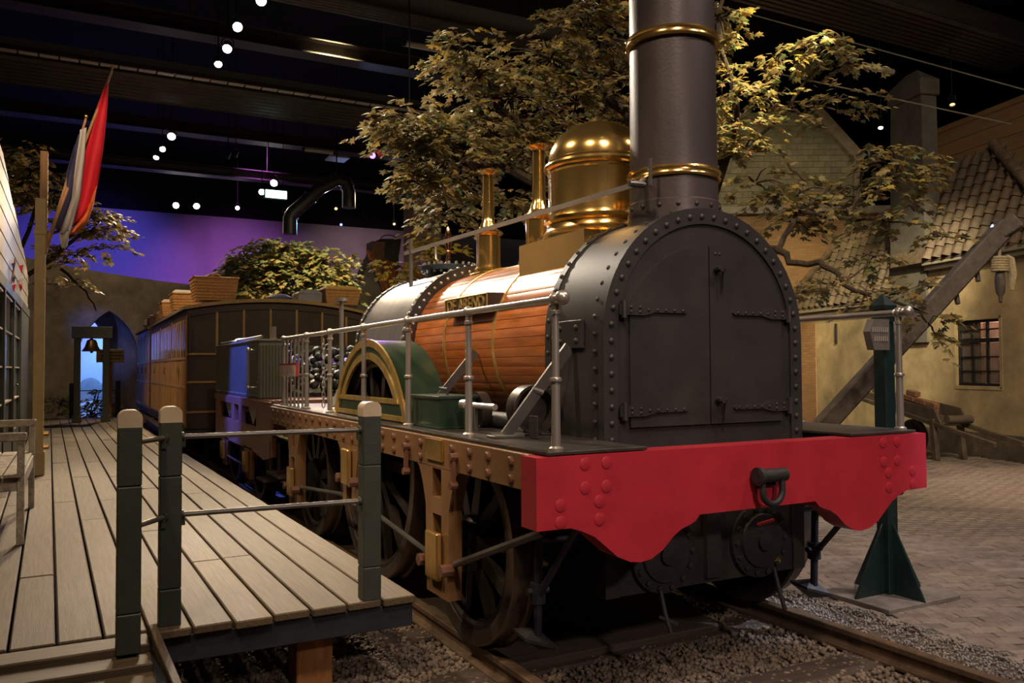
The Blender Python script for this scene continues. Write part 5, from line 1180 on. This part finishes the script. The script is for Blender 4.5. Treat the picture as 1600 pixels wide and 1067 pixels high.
# ---------------------------------------------------------------- small house far behind the firebox
YH = 19.0
def Hh(u, v, y=YH): return onY(y, u, v)
sh_ = thing('brick_cottage', onZ(GZ, 600, 640), 'small cottage with a timber gable, orange pantiles and brick chimney in the background', 'house'); sh_.location = (6.5, YH, GZ); sh_['_w'] = (6.5, YH, GZ)
apex = Hh(576, 402); l0 = Hh(548, 470); r0 = Hh(606, 470); 
M().add([apex, l0, r0, Vector((r0.x, YH, GZ)), Vector((l0.x, YH, GZ)), apex+Vector((0, .5, 0)), l0+Vector((0, .5, 0)), r0+Vector((0, .5, 0)), Vector((r0.x, YH+.5, GZ)), Vector((l0.x, YH+.5, GZ))], [(0, 1, 4, 3, 2), (5, 7, 8, 9, 6), (0, 5, 6, 1), (1, 6, 9, 4), (4, 9, 8, 3), (3, 8, 7, 2), (2, 7, 5, 0)]).obj('gable_wall', PLASG, sh_)
M().bar(apex+Vector((0, -.05, .05)), l0+Vector((-.15, -.05, -.15)), .10, .25, (0, 1, 0)).obj('bargeboard', TIMB, sh_); M().bar(apex+Vector((0, -.05, .05)), r0+Vector((.15, -.05, -.15)), .10, .25, (0, 1, 0)).obj('bargeboard', BLOCK, sh_)
to = pantile(TILEO); dr = (r0-apex); dl = dr.length; dn = dr.normalized()
# orange roof slope running back and right of the gable
QX = Vector((.55, .83, 0)).normalized()
for r in range(7):
    for k in range(11):
        p = apex+dn*(.30*r+.15)+QX*(.28*k)+Vector((0, -.1, .05))
        link('roof_tile', to, sh_, p, Matrix((QX, -dn, QX.cross(-dn))).transposed().to_quaternion(), (1.1, 1.0, 1.0))
c0 = Hh(589, 402, YH+.2); w_ = (Hh(600, 402).x-Hh(578, 402).x)/2
M().box((c0.x-w_*.9, YH+.1, c0.z-.9), (c0.x+w_, YH+.6, Hh(589, 376).z), .02).obj('chimney', RBRICK, sh_)
t = thing('pale_well_head', (Hh(613, 470, 24).x, 24, GZ), 'pale trapezoid bell-cote with a hoop beside the cottage chimney', 'bell-cote')
a = Hh(595, 373, 24); b = Hh(627, 373, 24); c = Hh(624, 398, 24); d = Hh(603, 398, 24)
M().add([a, b, c, d]+[p+Vector((0, .6, 0)) for p in (a, b, c, d)], [(0, 1, 2, 3), (4, 7, 6, 5), (0, 4, 5, 1), (1, 5, 6, 2), (2, 6, 7, 3), (3, 7, 4, 0)]).box((d.x, 24.05, GZ-.03), (c.x, 24.5, c.z)).obj('tub', CHIMG, t)
M().tube([((a.x+b.x)/2+(b.x-a.x)*.42*math.cos(PI*i/10), 24.2, a.z+.18*math.sin(PI*i/10)) for i in range(11)], .02, 6).obj('hoop', CHIMG, t)
t = thing('brick_stack', (onY(16, 667, 400).x, 16, GZ), 'tall slim brown brick chimney stack behind the valve columns', 'chimney')
x0 = onY(16, 646, 400).x; x1 = onY(16, 690, 400).x; M().box((x0, 16, GZ-.03), (x1, 16.7, onY(16, 667, 312).z), .02).obj('shaft', brickmat('stack_brick', (.16, .095, .065), (.11, .065, .045), (.09, .07, .055), 0), t)
M().box((x0-.05, 15.95, onY(16, 667, 312).z), (x1+.05, 16.75, onY(16, 667, 306).z), .02).obj('cap', CHIMG, t)
# ---------------------------------------------------------------- trees
_o = [(0, 0), (.22, .10), (.50, .12), (.30, .32), (.42, .62), (.17, .55), (0, 1.0), (-.17, .55), (-.42, .62), (-.30, .32), (-.50, .12), (-.22, .10)]
LV = np.array([(0, .36, .05)]+[(x, y, -.10*abs(x)-.12*y*y) for x, y in _o]); LF = np.array([(0, i+1, (i+1) % 12+1) for i in range(12)])
def sprays(centers, n_leaf, size, droop=.5):
    """leaf positions, rotations, scales for spray centres: leaves set along short drooping twigs"""
    P = []; R = []; S = []; tw = []
    for c, out in centers:
        a = math.atan2(out[1], out[0])+random.gauss(0, .9); d = np.array([math.cos(a), math.sin(a), random.uniform(-.35, .25)]); L = size*random.uniform(2.2, 4.2)
        side = np.array([-d[1], d[0], 0]); e = np.array(c)+d*L+np.array([0, 0, -.25*L]); tw.append((c, tuple(e)))
        for k in range(n_leaf):
            f = (k+1)/n_leaf; sg = 1 if k % 2 else -1
            p = np.array(c)+d*L*f+np.array([0, 0, -.25*L*f*f])+side*sg*size*.15+RNG.normal(0, size*.2, 3)
            y = d*(.5+.5*f)+side*sg*random.uniform(.3, 1.0)*(1.2-f)+np.array([0, 0, -random.uniform(.1, 1.0)*droop]); y /= np.linalg.norm(y)
            up = np.array([random.gauss(0, .4), random.gauss(0, .4), 1.]); x = np.cross(y, up); x /= np.linalg.norm(x); z = np.cross(x, y)
            P.append(p); R.append(np.stack([x, y, z], 1)); S.append(size*random.uniform(.75, 1.3))
    return np.array(P), np.array(R), np.array(S), tw
def tree(name, base, fork, clusters, limbs, label, mat, size, nleaf=9, nsep=0, r0=.18, twigs=True, trunk=True):
    """clusters: (u, v, ru, rv, depth, number of sprays); limbs: polylines of (u, v, depth, radius)"""
    t = thing(name, (base[0], base[1], GZ), label, 'tree')
    if trunk:
        b = Vector((base[0], base[1], GZ-.03)); f = Vector(fork); mid = b.lerp(f, .5)+Vector((.05, -.04, 0))
        M().tube([b, b.lerp(f, .12)+Vector((.02, 0, 0)), mid, f], [r0*1.35, r0*1.05, r0*.95, r0*.85], 12).obj('trunk', BARK, t)
    for ln in limbs:
        pts = [Vector(fork)] if ln[0] == 'f' else []
        rs = [r0*.5] if pts else []
        for (u, v, d, r) in (ln[1:] if ln[0] == 'f' else ln): pts.append(dep(d, u, v)); rs.append(r)
        q = []; qr = []
        for i in range(len(pts)-1):
            for k in range(3):
                p = pts[i].lerp(pts[i+1], k/3); j = rs[i]*.9 if (i or k) else 0
                q.append(p+Vector((random.uniform(-j, j), random.uniform(-j, j), random.uniform(-j, j)))); qr.append((rs[i]+(rs[i+1]-rs[i])*k/3)*.72)
        q.append(pts[-1]); qr.append(rs[-1]*.72); M().tube(q, qr, 8).obj('branch', BARK, t)
    cen = []; tm = M()
    for (u, v, ru, rv, d, ns) in clusters:
        c = dep(d, u, v)
        subs = []
        for k in range(ns):
            while True:
                a = np.array([random.uniform(-1, 1) for _ in range(3)])
                if a @ a < 1: break
            p = c+RGT*(a[0]*ru*d/FPX)+Vector((0, 0, 1))*(a[1]*rv*d/FPX)+FWD*(a[2]*min(.7, ru*d/FPX))
            o = p-c; cen.append((tuple(p), (o.x+random.gauss(0, .1), o.y+random.gauss(0, .1))))
            if twigs and k % 2 == 0: tm.tube([c.lerp(p, .1), c.lerp(p, .55)+Vector((0, 0, .04)), p], [.012, .009, .004], 5, False)
    P, R, S, tw = sprays(cen, nleaf, size)
    if twigs:
        for a, b in tw[::2]: tm.tube([a, b], [.004, .002], 4, False)
        tm.obj('twigs', BARK, t)['kind'] = 'stuff'
    dist = np.linalg.norm(P-np.array(CAM), axis=1); order = np.argsort(dist)
    sep = order[:nsep]; rest = order[nsep:]
    V, F = scatter(LV, LF, P[rest], R[rest], np.repeat(S[rest][:, None], 3, 1))
    o = link('foliage', npmesh('foliage', V, F, mat), t); o['kind'] = 'stuff'
    if nsep:
        me = npmesh('leaf', LV, LF, mat)
        for i in sep:
            link('leaf', me, t, tuple(P[i]), Matrix(R[i].tolist()).to_quaternion(), (S[i],)*3)
    return t
CL = [(640, 190, 60, 22, 9.2, 32), (640, 214, 32, 20, 9.0, 17), (700, 215, 70, 35, 9.4, 41), (648, 272, 32, 18, 9.3, 22), (680, 280, 55, 30, 9.6, 26), (745, 120, 55, 35, 9.6, 32), (720, 75, 40, 25, 9.6, 17), (800, 150, 80, 45, 9.9, 49), (860, 90, 80, 45, 9.9, 44), (780, 215, 80, 35, 10, 41), (850, 215, 80, 40, 10.2, 41), (930, 60, 60, 45, 9.9, 37), (915, 20, 55, 30, 9.6, 29), (960, 120, 45, 50, 10, 34), (900, 160, 70, 40, 10.2, 37), (700, 330, 45, 22, 10.2, 17), (760, 300, 55, 35, 10.4, 22), (810, 310, 50, 30, 10.4, 14), (975, 190, 30, 40, 10.2, 19), (720, 250, 60, 30, 9.5, 25), (1125, 30, 35, 35, 9.8, 13), (1130, 75, 35, 25, 9.8, 10), (1125, 130, 35, 25, 9.7, 11), (1150, 150, 40, 20, 9.7, 11), (1150, 190, 40, 30, 9.6, 17), (1120, 215, 30, 25, 9.6, 11), (1165, 230, 30, 15, 9.7, 6), (1215, 95, 35, 18, 9.8, 9), (1260, 75, 40, 25, 9.8, 11), (1320, 70, 25, 30, 9.9, 10), (1310, 105, 25, 20, 9.9, 6), (1215, 155, 25, 18, 9.9, 6), (1310, 155, 45, 16, 9.9, 11), (1250, 180, 35, 18, 10, 9), (1180, 285, 55, 30, 10.3, 13), (1250, 300, 55, 30, 10.4, 15), (1300, 320, 45, 22, 10.4, 10), (1230, 345, 50, 22, 10.4, 10), (1360, 245, 35, 25, 10.2, 11), (1405, 255, 40, 30, 10.2, 15), (1440, 280, 25, 25, 10.2, 9), (1385, 290, 30, 25, 10.2, 10), (1430, 330, 30, 14, 10.2, 6), (1390, 345, 40, 12, 10.2, 6), (1460, 365, 20, 14, 10.2, 5), (1370, 400, 45, 14, 10, 6), (1300, 445, 50, 14, 9.2, 9), (1400, 460, 40, 16, 9.2, 9), (1450, 505, 35, 25, 9.2, 9), (1440, 440, 25, 10, 9.2, 5), (1210, 310, 40, 25, 10.2, 9), (1285, 345, 40, 22, 10.2, 9), (1330, 300, 30, 25, 10.2, 7)]
fork = tuple(dep(9.9, 1090, 400)); tb = dep(10.0, 1110, 700)
LIMBS = [['f', (1000, 330, 10, .12), (870, 280, 10, .10), (770, 265, 10, .085), (690, 225, 9.6, .05), (620, 195, 9.2, .02)], ['f', (1030, 250, 10, .11), (950, 160, 10, .08), (930, 60, 9.9, .05), (905, -30, 9.7, .03)],
         [(870, 280, 10, .08), (800, 190, 9.9, .06), (745, 110, 9.6, .025)], [(770, 265, 10, .06), (680, 290, 9.6, .035), (625, 285, 9.3, .015)], ['f', (1150, 180, 9.8, .06), (1120, 40, 9.8, .04), (1130, -30, 9.8, .03)],
         ['f', (1180, 392, 9.9, .075), (1215, 395, 9.9, .065), (1250, 410, 9.7, .055), (1290, 412, 9.5, .05), (1320, 440, 9.4, .04), (1380, 470, 9.3, .03), (1450, 490, 9.2, .012)], [(1215, 395, 9.9, .05), (1245, 330, 10.2, .04), (1300, 290, 10.3, .02)],
         [(1110, 262, 9.8, .05), (1160, 235, 9.9, .035), (1215, 230, 10, .03), (1235, 265, 10, .022), (1262, 285, 10, .014)], [(1160, 235, 9.9, .03), (1230, 170, 9.9, .03), (1270, 110, 9.8, .022), (1320, 70, 9.9, .012)], [(1230, 160, 9.9, .02), (1310, 150, 9.9, .012)],
         [(1245, 330, 10.2, .035), (1330, 340, 10.2, .03), (1345, 260, 10.2, .026), (1400, 245, 10.2, .014)], [(1335, 345, 10.2, .022), (1390, 345, 10.2, .018), (1450, 350, 10.2, .01)], [(1320, 440, 9.4, .018), (1360, 412, 9.5, .01)]]
tree('maple_tree', tb, fork, CL, LIMBS, 'large spreading maple with olive-brown autumn leaves behind the locomotive', LEAF, .100, 10, 300, .17)
# yellow twig hanging beside the brick stack
tree('yellow_shrub', tuple(onY(13, 690, 600)), tuple(onY(13, 680, 430)), [(665, 372, 28, 12, 14.5, 9), (700, 395, 25, 14, 14.5, 8), (625, 420, 30, 16, 15.5, 16), (670, 410, 22, 10, 15, 8)], [['f', (665, 380, 14.5, .03)], ['f', (625, 425, 15.5, .02)]], 'bright yellow leafy shrub behind the firebox and brick stack', LEAFY, .12, 8, 0, .06)
# garden tree behind the carriage, lit blue and gold
tree('garden_tree', tuple(onY(17.5, 455, 600)), tuple(onY(17.5, 455, 460)), [(440, 395, 50, 22, 20.5, 133), (400, 415, 48, 24, 20.3, 125), (375, 445, 35, 22, 20.2, 87), (450, 435, 60, 28, 20.3, 152), (505, 420, 40, 38, 20.6, 125), (520, 450, 30, 22, 20.4, 76), (420, 460, 60, 18, 20.2, 95)], [['f', (430, 400, 20.5, .04)], ['f', (505, 420, 20.6, .04)], ['f', (390, 430, 20.4, .04)]], 'rounded leafy tree behind the carriage roof lit gold and blue', LEAFB, .135, 11, 0, .14)
# dim tree left behind the flags
tree('dim_tree', (-4.6, 16.8), (-4.4, 16.6, 3.0), [(150, 335, 30, 14, 18.5, 20), (160, 360, 30, 12, 18.5, 16), (130, 350, 35, 18, 18.8, 20), (40, 280, 50, 40, 17.5, 44), (85, 320, 40, 30, 18, 30), (20, 240, 30, 25, 17.5, 16), (120, 400, 40, 16, 18.6, 18), (175, 390, 15, 14, 18.6, 6), (110, 440, 30, 12, 18.8, 8)], [['f', (110, 380, 18.6, .06), (155, 345, 18.5, .03)], ['f', (60, 310, 17.8, .05)], [(95, 420, 18.6, .05), (135, 455, 18.8, .03), (150, 485, 19, .02)]], 'dim tree behind the flags with a few brightly lit leaves', LEAF, .14, 10, 0, .15)
tree('arch_shrub', (-2.6, 22.3), (-2.6, 22.3, .4), [(150, 630, 22, 22, 22.8, 26), (165, 640, 20, 16, 22.8, 18), (95, 635, 20, 18, 22.8, 18)], [['f', (150, 615, 22.8, .02)], ['f', (168, 620, 22.8, .02)], ['f', (95, 625, 22.8, .02)]], 'dark bare shrub growing in front of the glowing arch', SHRUB if False else LEAFB, .12, 7, 0, .05)
# ---------------------------------------------------------------- ceiling steelwork
BZ = 8.2
def beam(u, v, h, dpt, label, x0=-14, x1=8.5, z=BZ):
    y = onZ(z, u, v).y; t = thing('ceiling_beam', ((x0+x1)/2, y, z), label, 'beam')
    M().box((x0, y, z), (x1, y+dpt, z+.03)).box((x0, y+dpt*.4, z+.03), (x1, y+dpt*.6, z+h)).box((x0, y, z+h), (x1, y+dpt, z+h+.03)).obj('girder', BEAMB, t)
    x = x0+1
    while x < x1: M().tube([(x, y+dpt/2, z+h), (x, y+dpt/2, 10.62)], .012, 6).obj('hanger', BEAMB, t); x += 4
    return y
beam(330, 55, .3, .45, 'ceiling girder just above the white-slatted tray'); beam(300, 208, .3, .5, 'ceiling girder next behind the ribbed duct'); beam(420, 282, .3, .5, 'ceiling girder passing just above the green exit sign'); beam(300, 345, .3, .5, 'farthest ceiling girder along the top of the sky backdrop', z=8.3)
def ribbed(u, v, depth, n, label, x0=-14, x1=8.5, z=BZ, rr=.05, mat=DUCT):
    y = onZ(z, u, v).y; t = thing('ribbed_duct', (0, y, z), label, 'duct')
    M().box((x0, y-depth, z+rr*1.2), (x1, y, z+.45)).obj('casing', BEAMB, t)
    for k in range(n): yy = y-depth*(k+.5)/n; M().tube([(x0, yy, z+rr), (x1, yy, z+rr)], depth/n*.40, 8).obj('rib', mat, t)
y1 = onZ(BZ, 330, 131).y
ribbed(330, 172, onZ(BZ, 330, 172).y-onZ(BZ, 330, 136).y, 7, 'ribbed metal duct behind the white-slatted tray')
ribbed(600, 38, .6, 5, 'ribbed duct crossing above the maple crown on the left'); ribbed(1450, 85, 1.3, 9, 'broad ribbed duct across the top right corner', -2, 24)
t = thing('slatted_tray', (0, y1-.2, BZ), 'long ceiling tray with a row of white slats', 'cable tray')
M().box((-14, y1-.20, BZ+.05), (14, y1, BZ+.15)).obj('tray', BEAMB, t)
sl = M().box((0, -.17, -.012), (.345, 0, .012), .004).mesh('slat', TRAYW)
for k in range(46): link('slat', sl, t, (-7.2+k*.385, y1-.015, BZ+.04))
for u, v, L, lab in ((672, 75, 1.1, 'unlit tube lamp left of the maple crown'), (1372, 107, 1.0, 'unlit tube lamp above the house chimney'), (498, 236, .9, 'unlit tube lamp above the bent ventilation pipe')):
    p = onZ(7.9, u, v); t = thing('tube_lamp', p, lab, 'lamp')
    M().tube([p-Vector((L/2, 0, 0)), p+Vector((L/2, 0, 0))], .06, 12).obj('tube', TRAYW, t)
    for s in (-1, 1): M().lathe([(.065, -.03), (.065, .03)], p+Vector((s*L/2, 0, 0)), (1, 0, 0), 12).tube([p+Vector((s*L*.4, 0, 0)), Vector((p.x+s*L*.4, p.y, 10.62))], .008, 5).obj('end_cap', FIXT, t)
t = thing('ceiling_panel', onZ(7.9, 527, 248), 'small square white ceiling speaker panel near the violet lamp', 'speaker'); p = onZ(7.9, 527, 248)
M().box(p-Vector((.3, .3, .03)), p+Vector((.3, .3, .03)), .01).obj('grille', TRAYW, t); M().tube([p, Vector((p.x, p.y, 10.62))], .012, 6).obj('hanger', FIXT, t)
# catenary wires
for k, (a, b) in enumerate((((1120, 8), (1600, 140)), ((1100, 90), (1400, 155)))):
    A = dep(12, *a); B = dep(12, *b); d = B-A
    tag(M().tube([A-d*.6, A, B, B+d*.6], .010, 6).obj('steel_wire', DSTEEL), ('thin steel wire stretched high right of the chimney', 'thin steel wire just below the first, above the gable')[k], 'wire')
# ventilation pipe
t = thing('ventilation_pipe', onY(21, 520, 330), 'bent grey ventilation pipe under the ceiling beside the exit sign', 'pipe')
pts = [onY(21, u, v) for u, v in ((545, 325), (545, 300), (540, 284), (526, 280), (500, 294), (470, 322), (458, 332), (453, 342), (453, 366))]
M().tube(pts, .20, 14).obj('duct', DUCT, t)
M().tube([pts[3], Vector((pts[3].x, pts[3].y, 10.62))], .02, 6).obj('hanger', FIXT, t)
for i in (1, 4, 6):
    d = (pts[i+1]-pts[i]).normalized(); M().lathe([(.215, -.03), (.215, .03)], pts[i].lerp(pts[i+1], .5), d, 16).obj('joint', DUCT, t)
# corrugated green hose
t = thing('corrugated_hose', onZ(7.6, 610, 230), 'short green corrugated hose beside the violet lamp', 'hose'); A = dep(15, 596, 238); B = dep(15, 640, 210)
M().tube([A.lerp(B, i/24) for i in range(25)], [.05+.018*(i % 2) for i in range(25)], 10).obj('hose', pm('hose_green', (.02, .22, .20), .4), t)
M().tube([B, Vector((B.x, B.y, 10.62))], .012, 6).obj('hanger', FIXT, t)
M().lathe([(.07, 0), (.09, .08)], A, (A-B), 12).obj('nozzle', REDS, t)
# exit sign
t = thing('exit_sign', onY(19.5, 431, 304), 'glowing white and green exit sign hanging from the ceiling', 'sign')
p = onY(19.5, 431, 304); W_, H_ = .30, .12
M().box((p.x-W_, 19.46, p.z-H_), (p.x+W_, 19.62, p.z+H_), .01).obj('case', pm('exit_case', (.05, .30, .18), .4), t)
bx_ = M().box((p.x-W_+.02, 19.450, p.z-H_+.015), (p.x+W_-.02, 19.462, p.z+H_-.015)).obj('lit_face', EXITM, t)
for s in (-1, 1): M().tube([(p.x+s*.2, 19.54, p.z+H_), (p.x+s*.2, 19.54, 10.62)], .008, 5).obj('hanger', FIXT, t)

# ---------------------------------------------------------------- spotlights that can be seen
def fixture(u, v, z, tgt, power, col, lens, label, size=40, r=.10, blend=.6, soft=.1):
    r *= .6; p = onZ(z, u, v); d = (Vector(tgt)-p).normalized()
    t = thing('spotlight', p, label, 'spotlight', 'spotlights under the ceiling')
    M().lathe([(r*.55, -.26), (r*.9, -.20), (r*.95, -.02), (r*1.05, 0), (r*1.05, .02), (r*.9, .02), (r*.88, -.03)], p, d, 18).obj('housing', FIXT, t)
    M().lathe([(r*.88, -.012), (r*.6, .004), (1e-5, .010)], p, d, 18).obj('lens', lens, t)
    s = d.cross(Vector((0, 0, 1)));  s = s.normalized() if s.length > .01 else Vector((1, 0, 0))
    c = p-d*.12; top = c+Vector((0, 0, r*2.2))
    M().tube([c+s*r*1.15, c+s*r*1.15+Vector((0, 0, r*1.2)), top, c-s*r*1.15+Vector((0, 0, r*1.2)), c-s*r*1.15], .012, 6).obj('yoke', FIXT, t)
    M().tube([top, Vector((top.x, top.y, 10.62))], .014, 6).obj('stem', FIXT, t)
    if power:
        spot(p+d*.05, tgt, power, col, size, blend, soft)
    return t
Z1 = 7.5
fixture(408, 1, Z1, (-.3, 2.6, 2.0), 1100, NEUT, LENSW, 'bright spotlight cut by the top edge left of the maple', 36, .15)
fixture(371, 42, Z1, (-.2, 3.8, 2.0), 1500, NEUT, LENSW, 'bright spotlight second from the top of the left row of four', 36, .15)
fixture(355, 76, Z1, (-2.4, 4.5, .4), 1700, WARM, LENSW, 'bright spotlight third from the top of the left row of four', 40, .15)
fixture(341, 100, Z1, (-1.2, 8.0, 1.4), 1600, NEUT, LENSW, 'lowest spotlight in the left row of four', 36, .13)
fixture(268, 213, Z1, (-2.6, 10, .4), 1700, WARM, LENSW, 'upper cool spotlight of the three beside the red flag', 40, .18)
fixture(254, 233, Z1, (-1.5, 14, 2.4), 1100, WARM, LENSW, 'middle spotlight of the three beside the red flag', 40, .14)
fixture(244, 246, Z1, (-2.8, 17, .5), 1200, WARM, LENSW, 'lowest spotlight of the three beside the red flag', 40, .14)
fixture(428, 286, Z1, (-1.0, 14.0, 2.6), 900, NEUT, LENSW, 'bright spotlight right above the exit sign', 40, .20)
fixture(409, 300, Z1, (0, 13.0, 2.6), 500, WARM, LENSW, 'spotlight touching the left side of the exit sign', 40, .18)
fixture(275, 321, Z1, (-3.9, 16.6, 4.6), 4500, WARM, LENSW, 'leftmost of three small spotlights above the sky backdrop', 25, .20)
fixture(307, 322, Z1, (1.0, 20, 3.0), 900, WARM, LENSW, 'middle of three small spotlights above the sky backdrop', 35, .20)
fixture(371, 325, Z1, (0, 16, 3.0), 0, WARM, LENSW, 'rightmost of three small spotlights above the sky backdrop', 35, .13)
fixture(582, 243, Z1, (-1.6, .6, 2.0), 500, PURP, LENSV, 'starry violet spotlight left of the maple crown', 40, .16)
fixture(623, 291, Z1, (0, 3.85, 2.5), 2000, COOL, LENSW, 'white spotlight glowing at the lower left maple leaves', 30, .17)
fixture(613, 295, Z1, (2.4, 17, 3.6), 700, WARM, LENSO, 'faint amber spotlight touching the white one by the lower maple leaves', 36, .10)
fixture(553, 338, Z1, (1.5, 33.5, 5), 0, BLUE, LENSW, 'white spotlight at the left of the clustered rig under the pipe', 40, .13)
fixture(564, 342, Z1, (2.5, 33.5, 5), 0, PURP, LENSV, 'violet spotlight in the clustered rig under the pipe', 60, .15)
fixture(525, 326, Z1, (3, 18, 4), 500, (1, .6, .2), LENSO, 'orange spotlight right of the bent pipe', 36, .10)
fixture(533, 351, Z1, (3.9, 17.2, 4.2), 6000, (.3, .5, 1), LENSB, 'small blue spotlight below the clustered rig', 36, .10)
fixture(616, 350, Z1, (6.5, 18, 3), 0, NEUT, LENSO, 'unlit small spotlight left of the brick stack', 36, .10)
fixture(355, 245, Z1, (0, 30, 5), 0, BLUE, LENSB, 'left blue lens of the dark twin fixture beside the exit sign', 36, .11)
fixture(367, 243, Z1, (0, 30, 5), 0, BLUE, LENSB, 'right blue lens of the dark twin fixture beside the exit sign', 36, .11)
fixture(764, 200, Z1, (-.2, 1.4, 3), 1200, WARM, LENSO, 'warm spotlight shining through the middle of the maple', 30, .14)
fixture(735, 175, Z1, (0, 2.2, 3), 0, COOL, LENSW, 'small white spotlight glimpsed in the maple above the valve columns', 36, .09)
fixture(980, 70, Z1, (1.5, 5.5, 4), 0, COOL, LENSW, 'white spotlight glimpsed in the leaves left of the chimney top', 36, .10)
fixture(1121, 60, Z1, (2, 4, 4), 0, COOL, LENSB, 'small blue-white spotlight right of the upper chimney band', 36, .08)
fixture(1376, 199, 7.0, (10.6, 8, 1.4), 0, COOL, LENSW, 'small white spotlight left of the house chimney', 36, .10)
fixture(1488, 163, 7.0, (10, 5, 0), 0, (1, .5, .2), LENSO, 'orange spotlight above the board wall', 36, .10)
for o in list(bpy.data.objects):
    if '_w' in o: del o['_w']
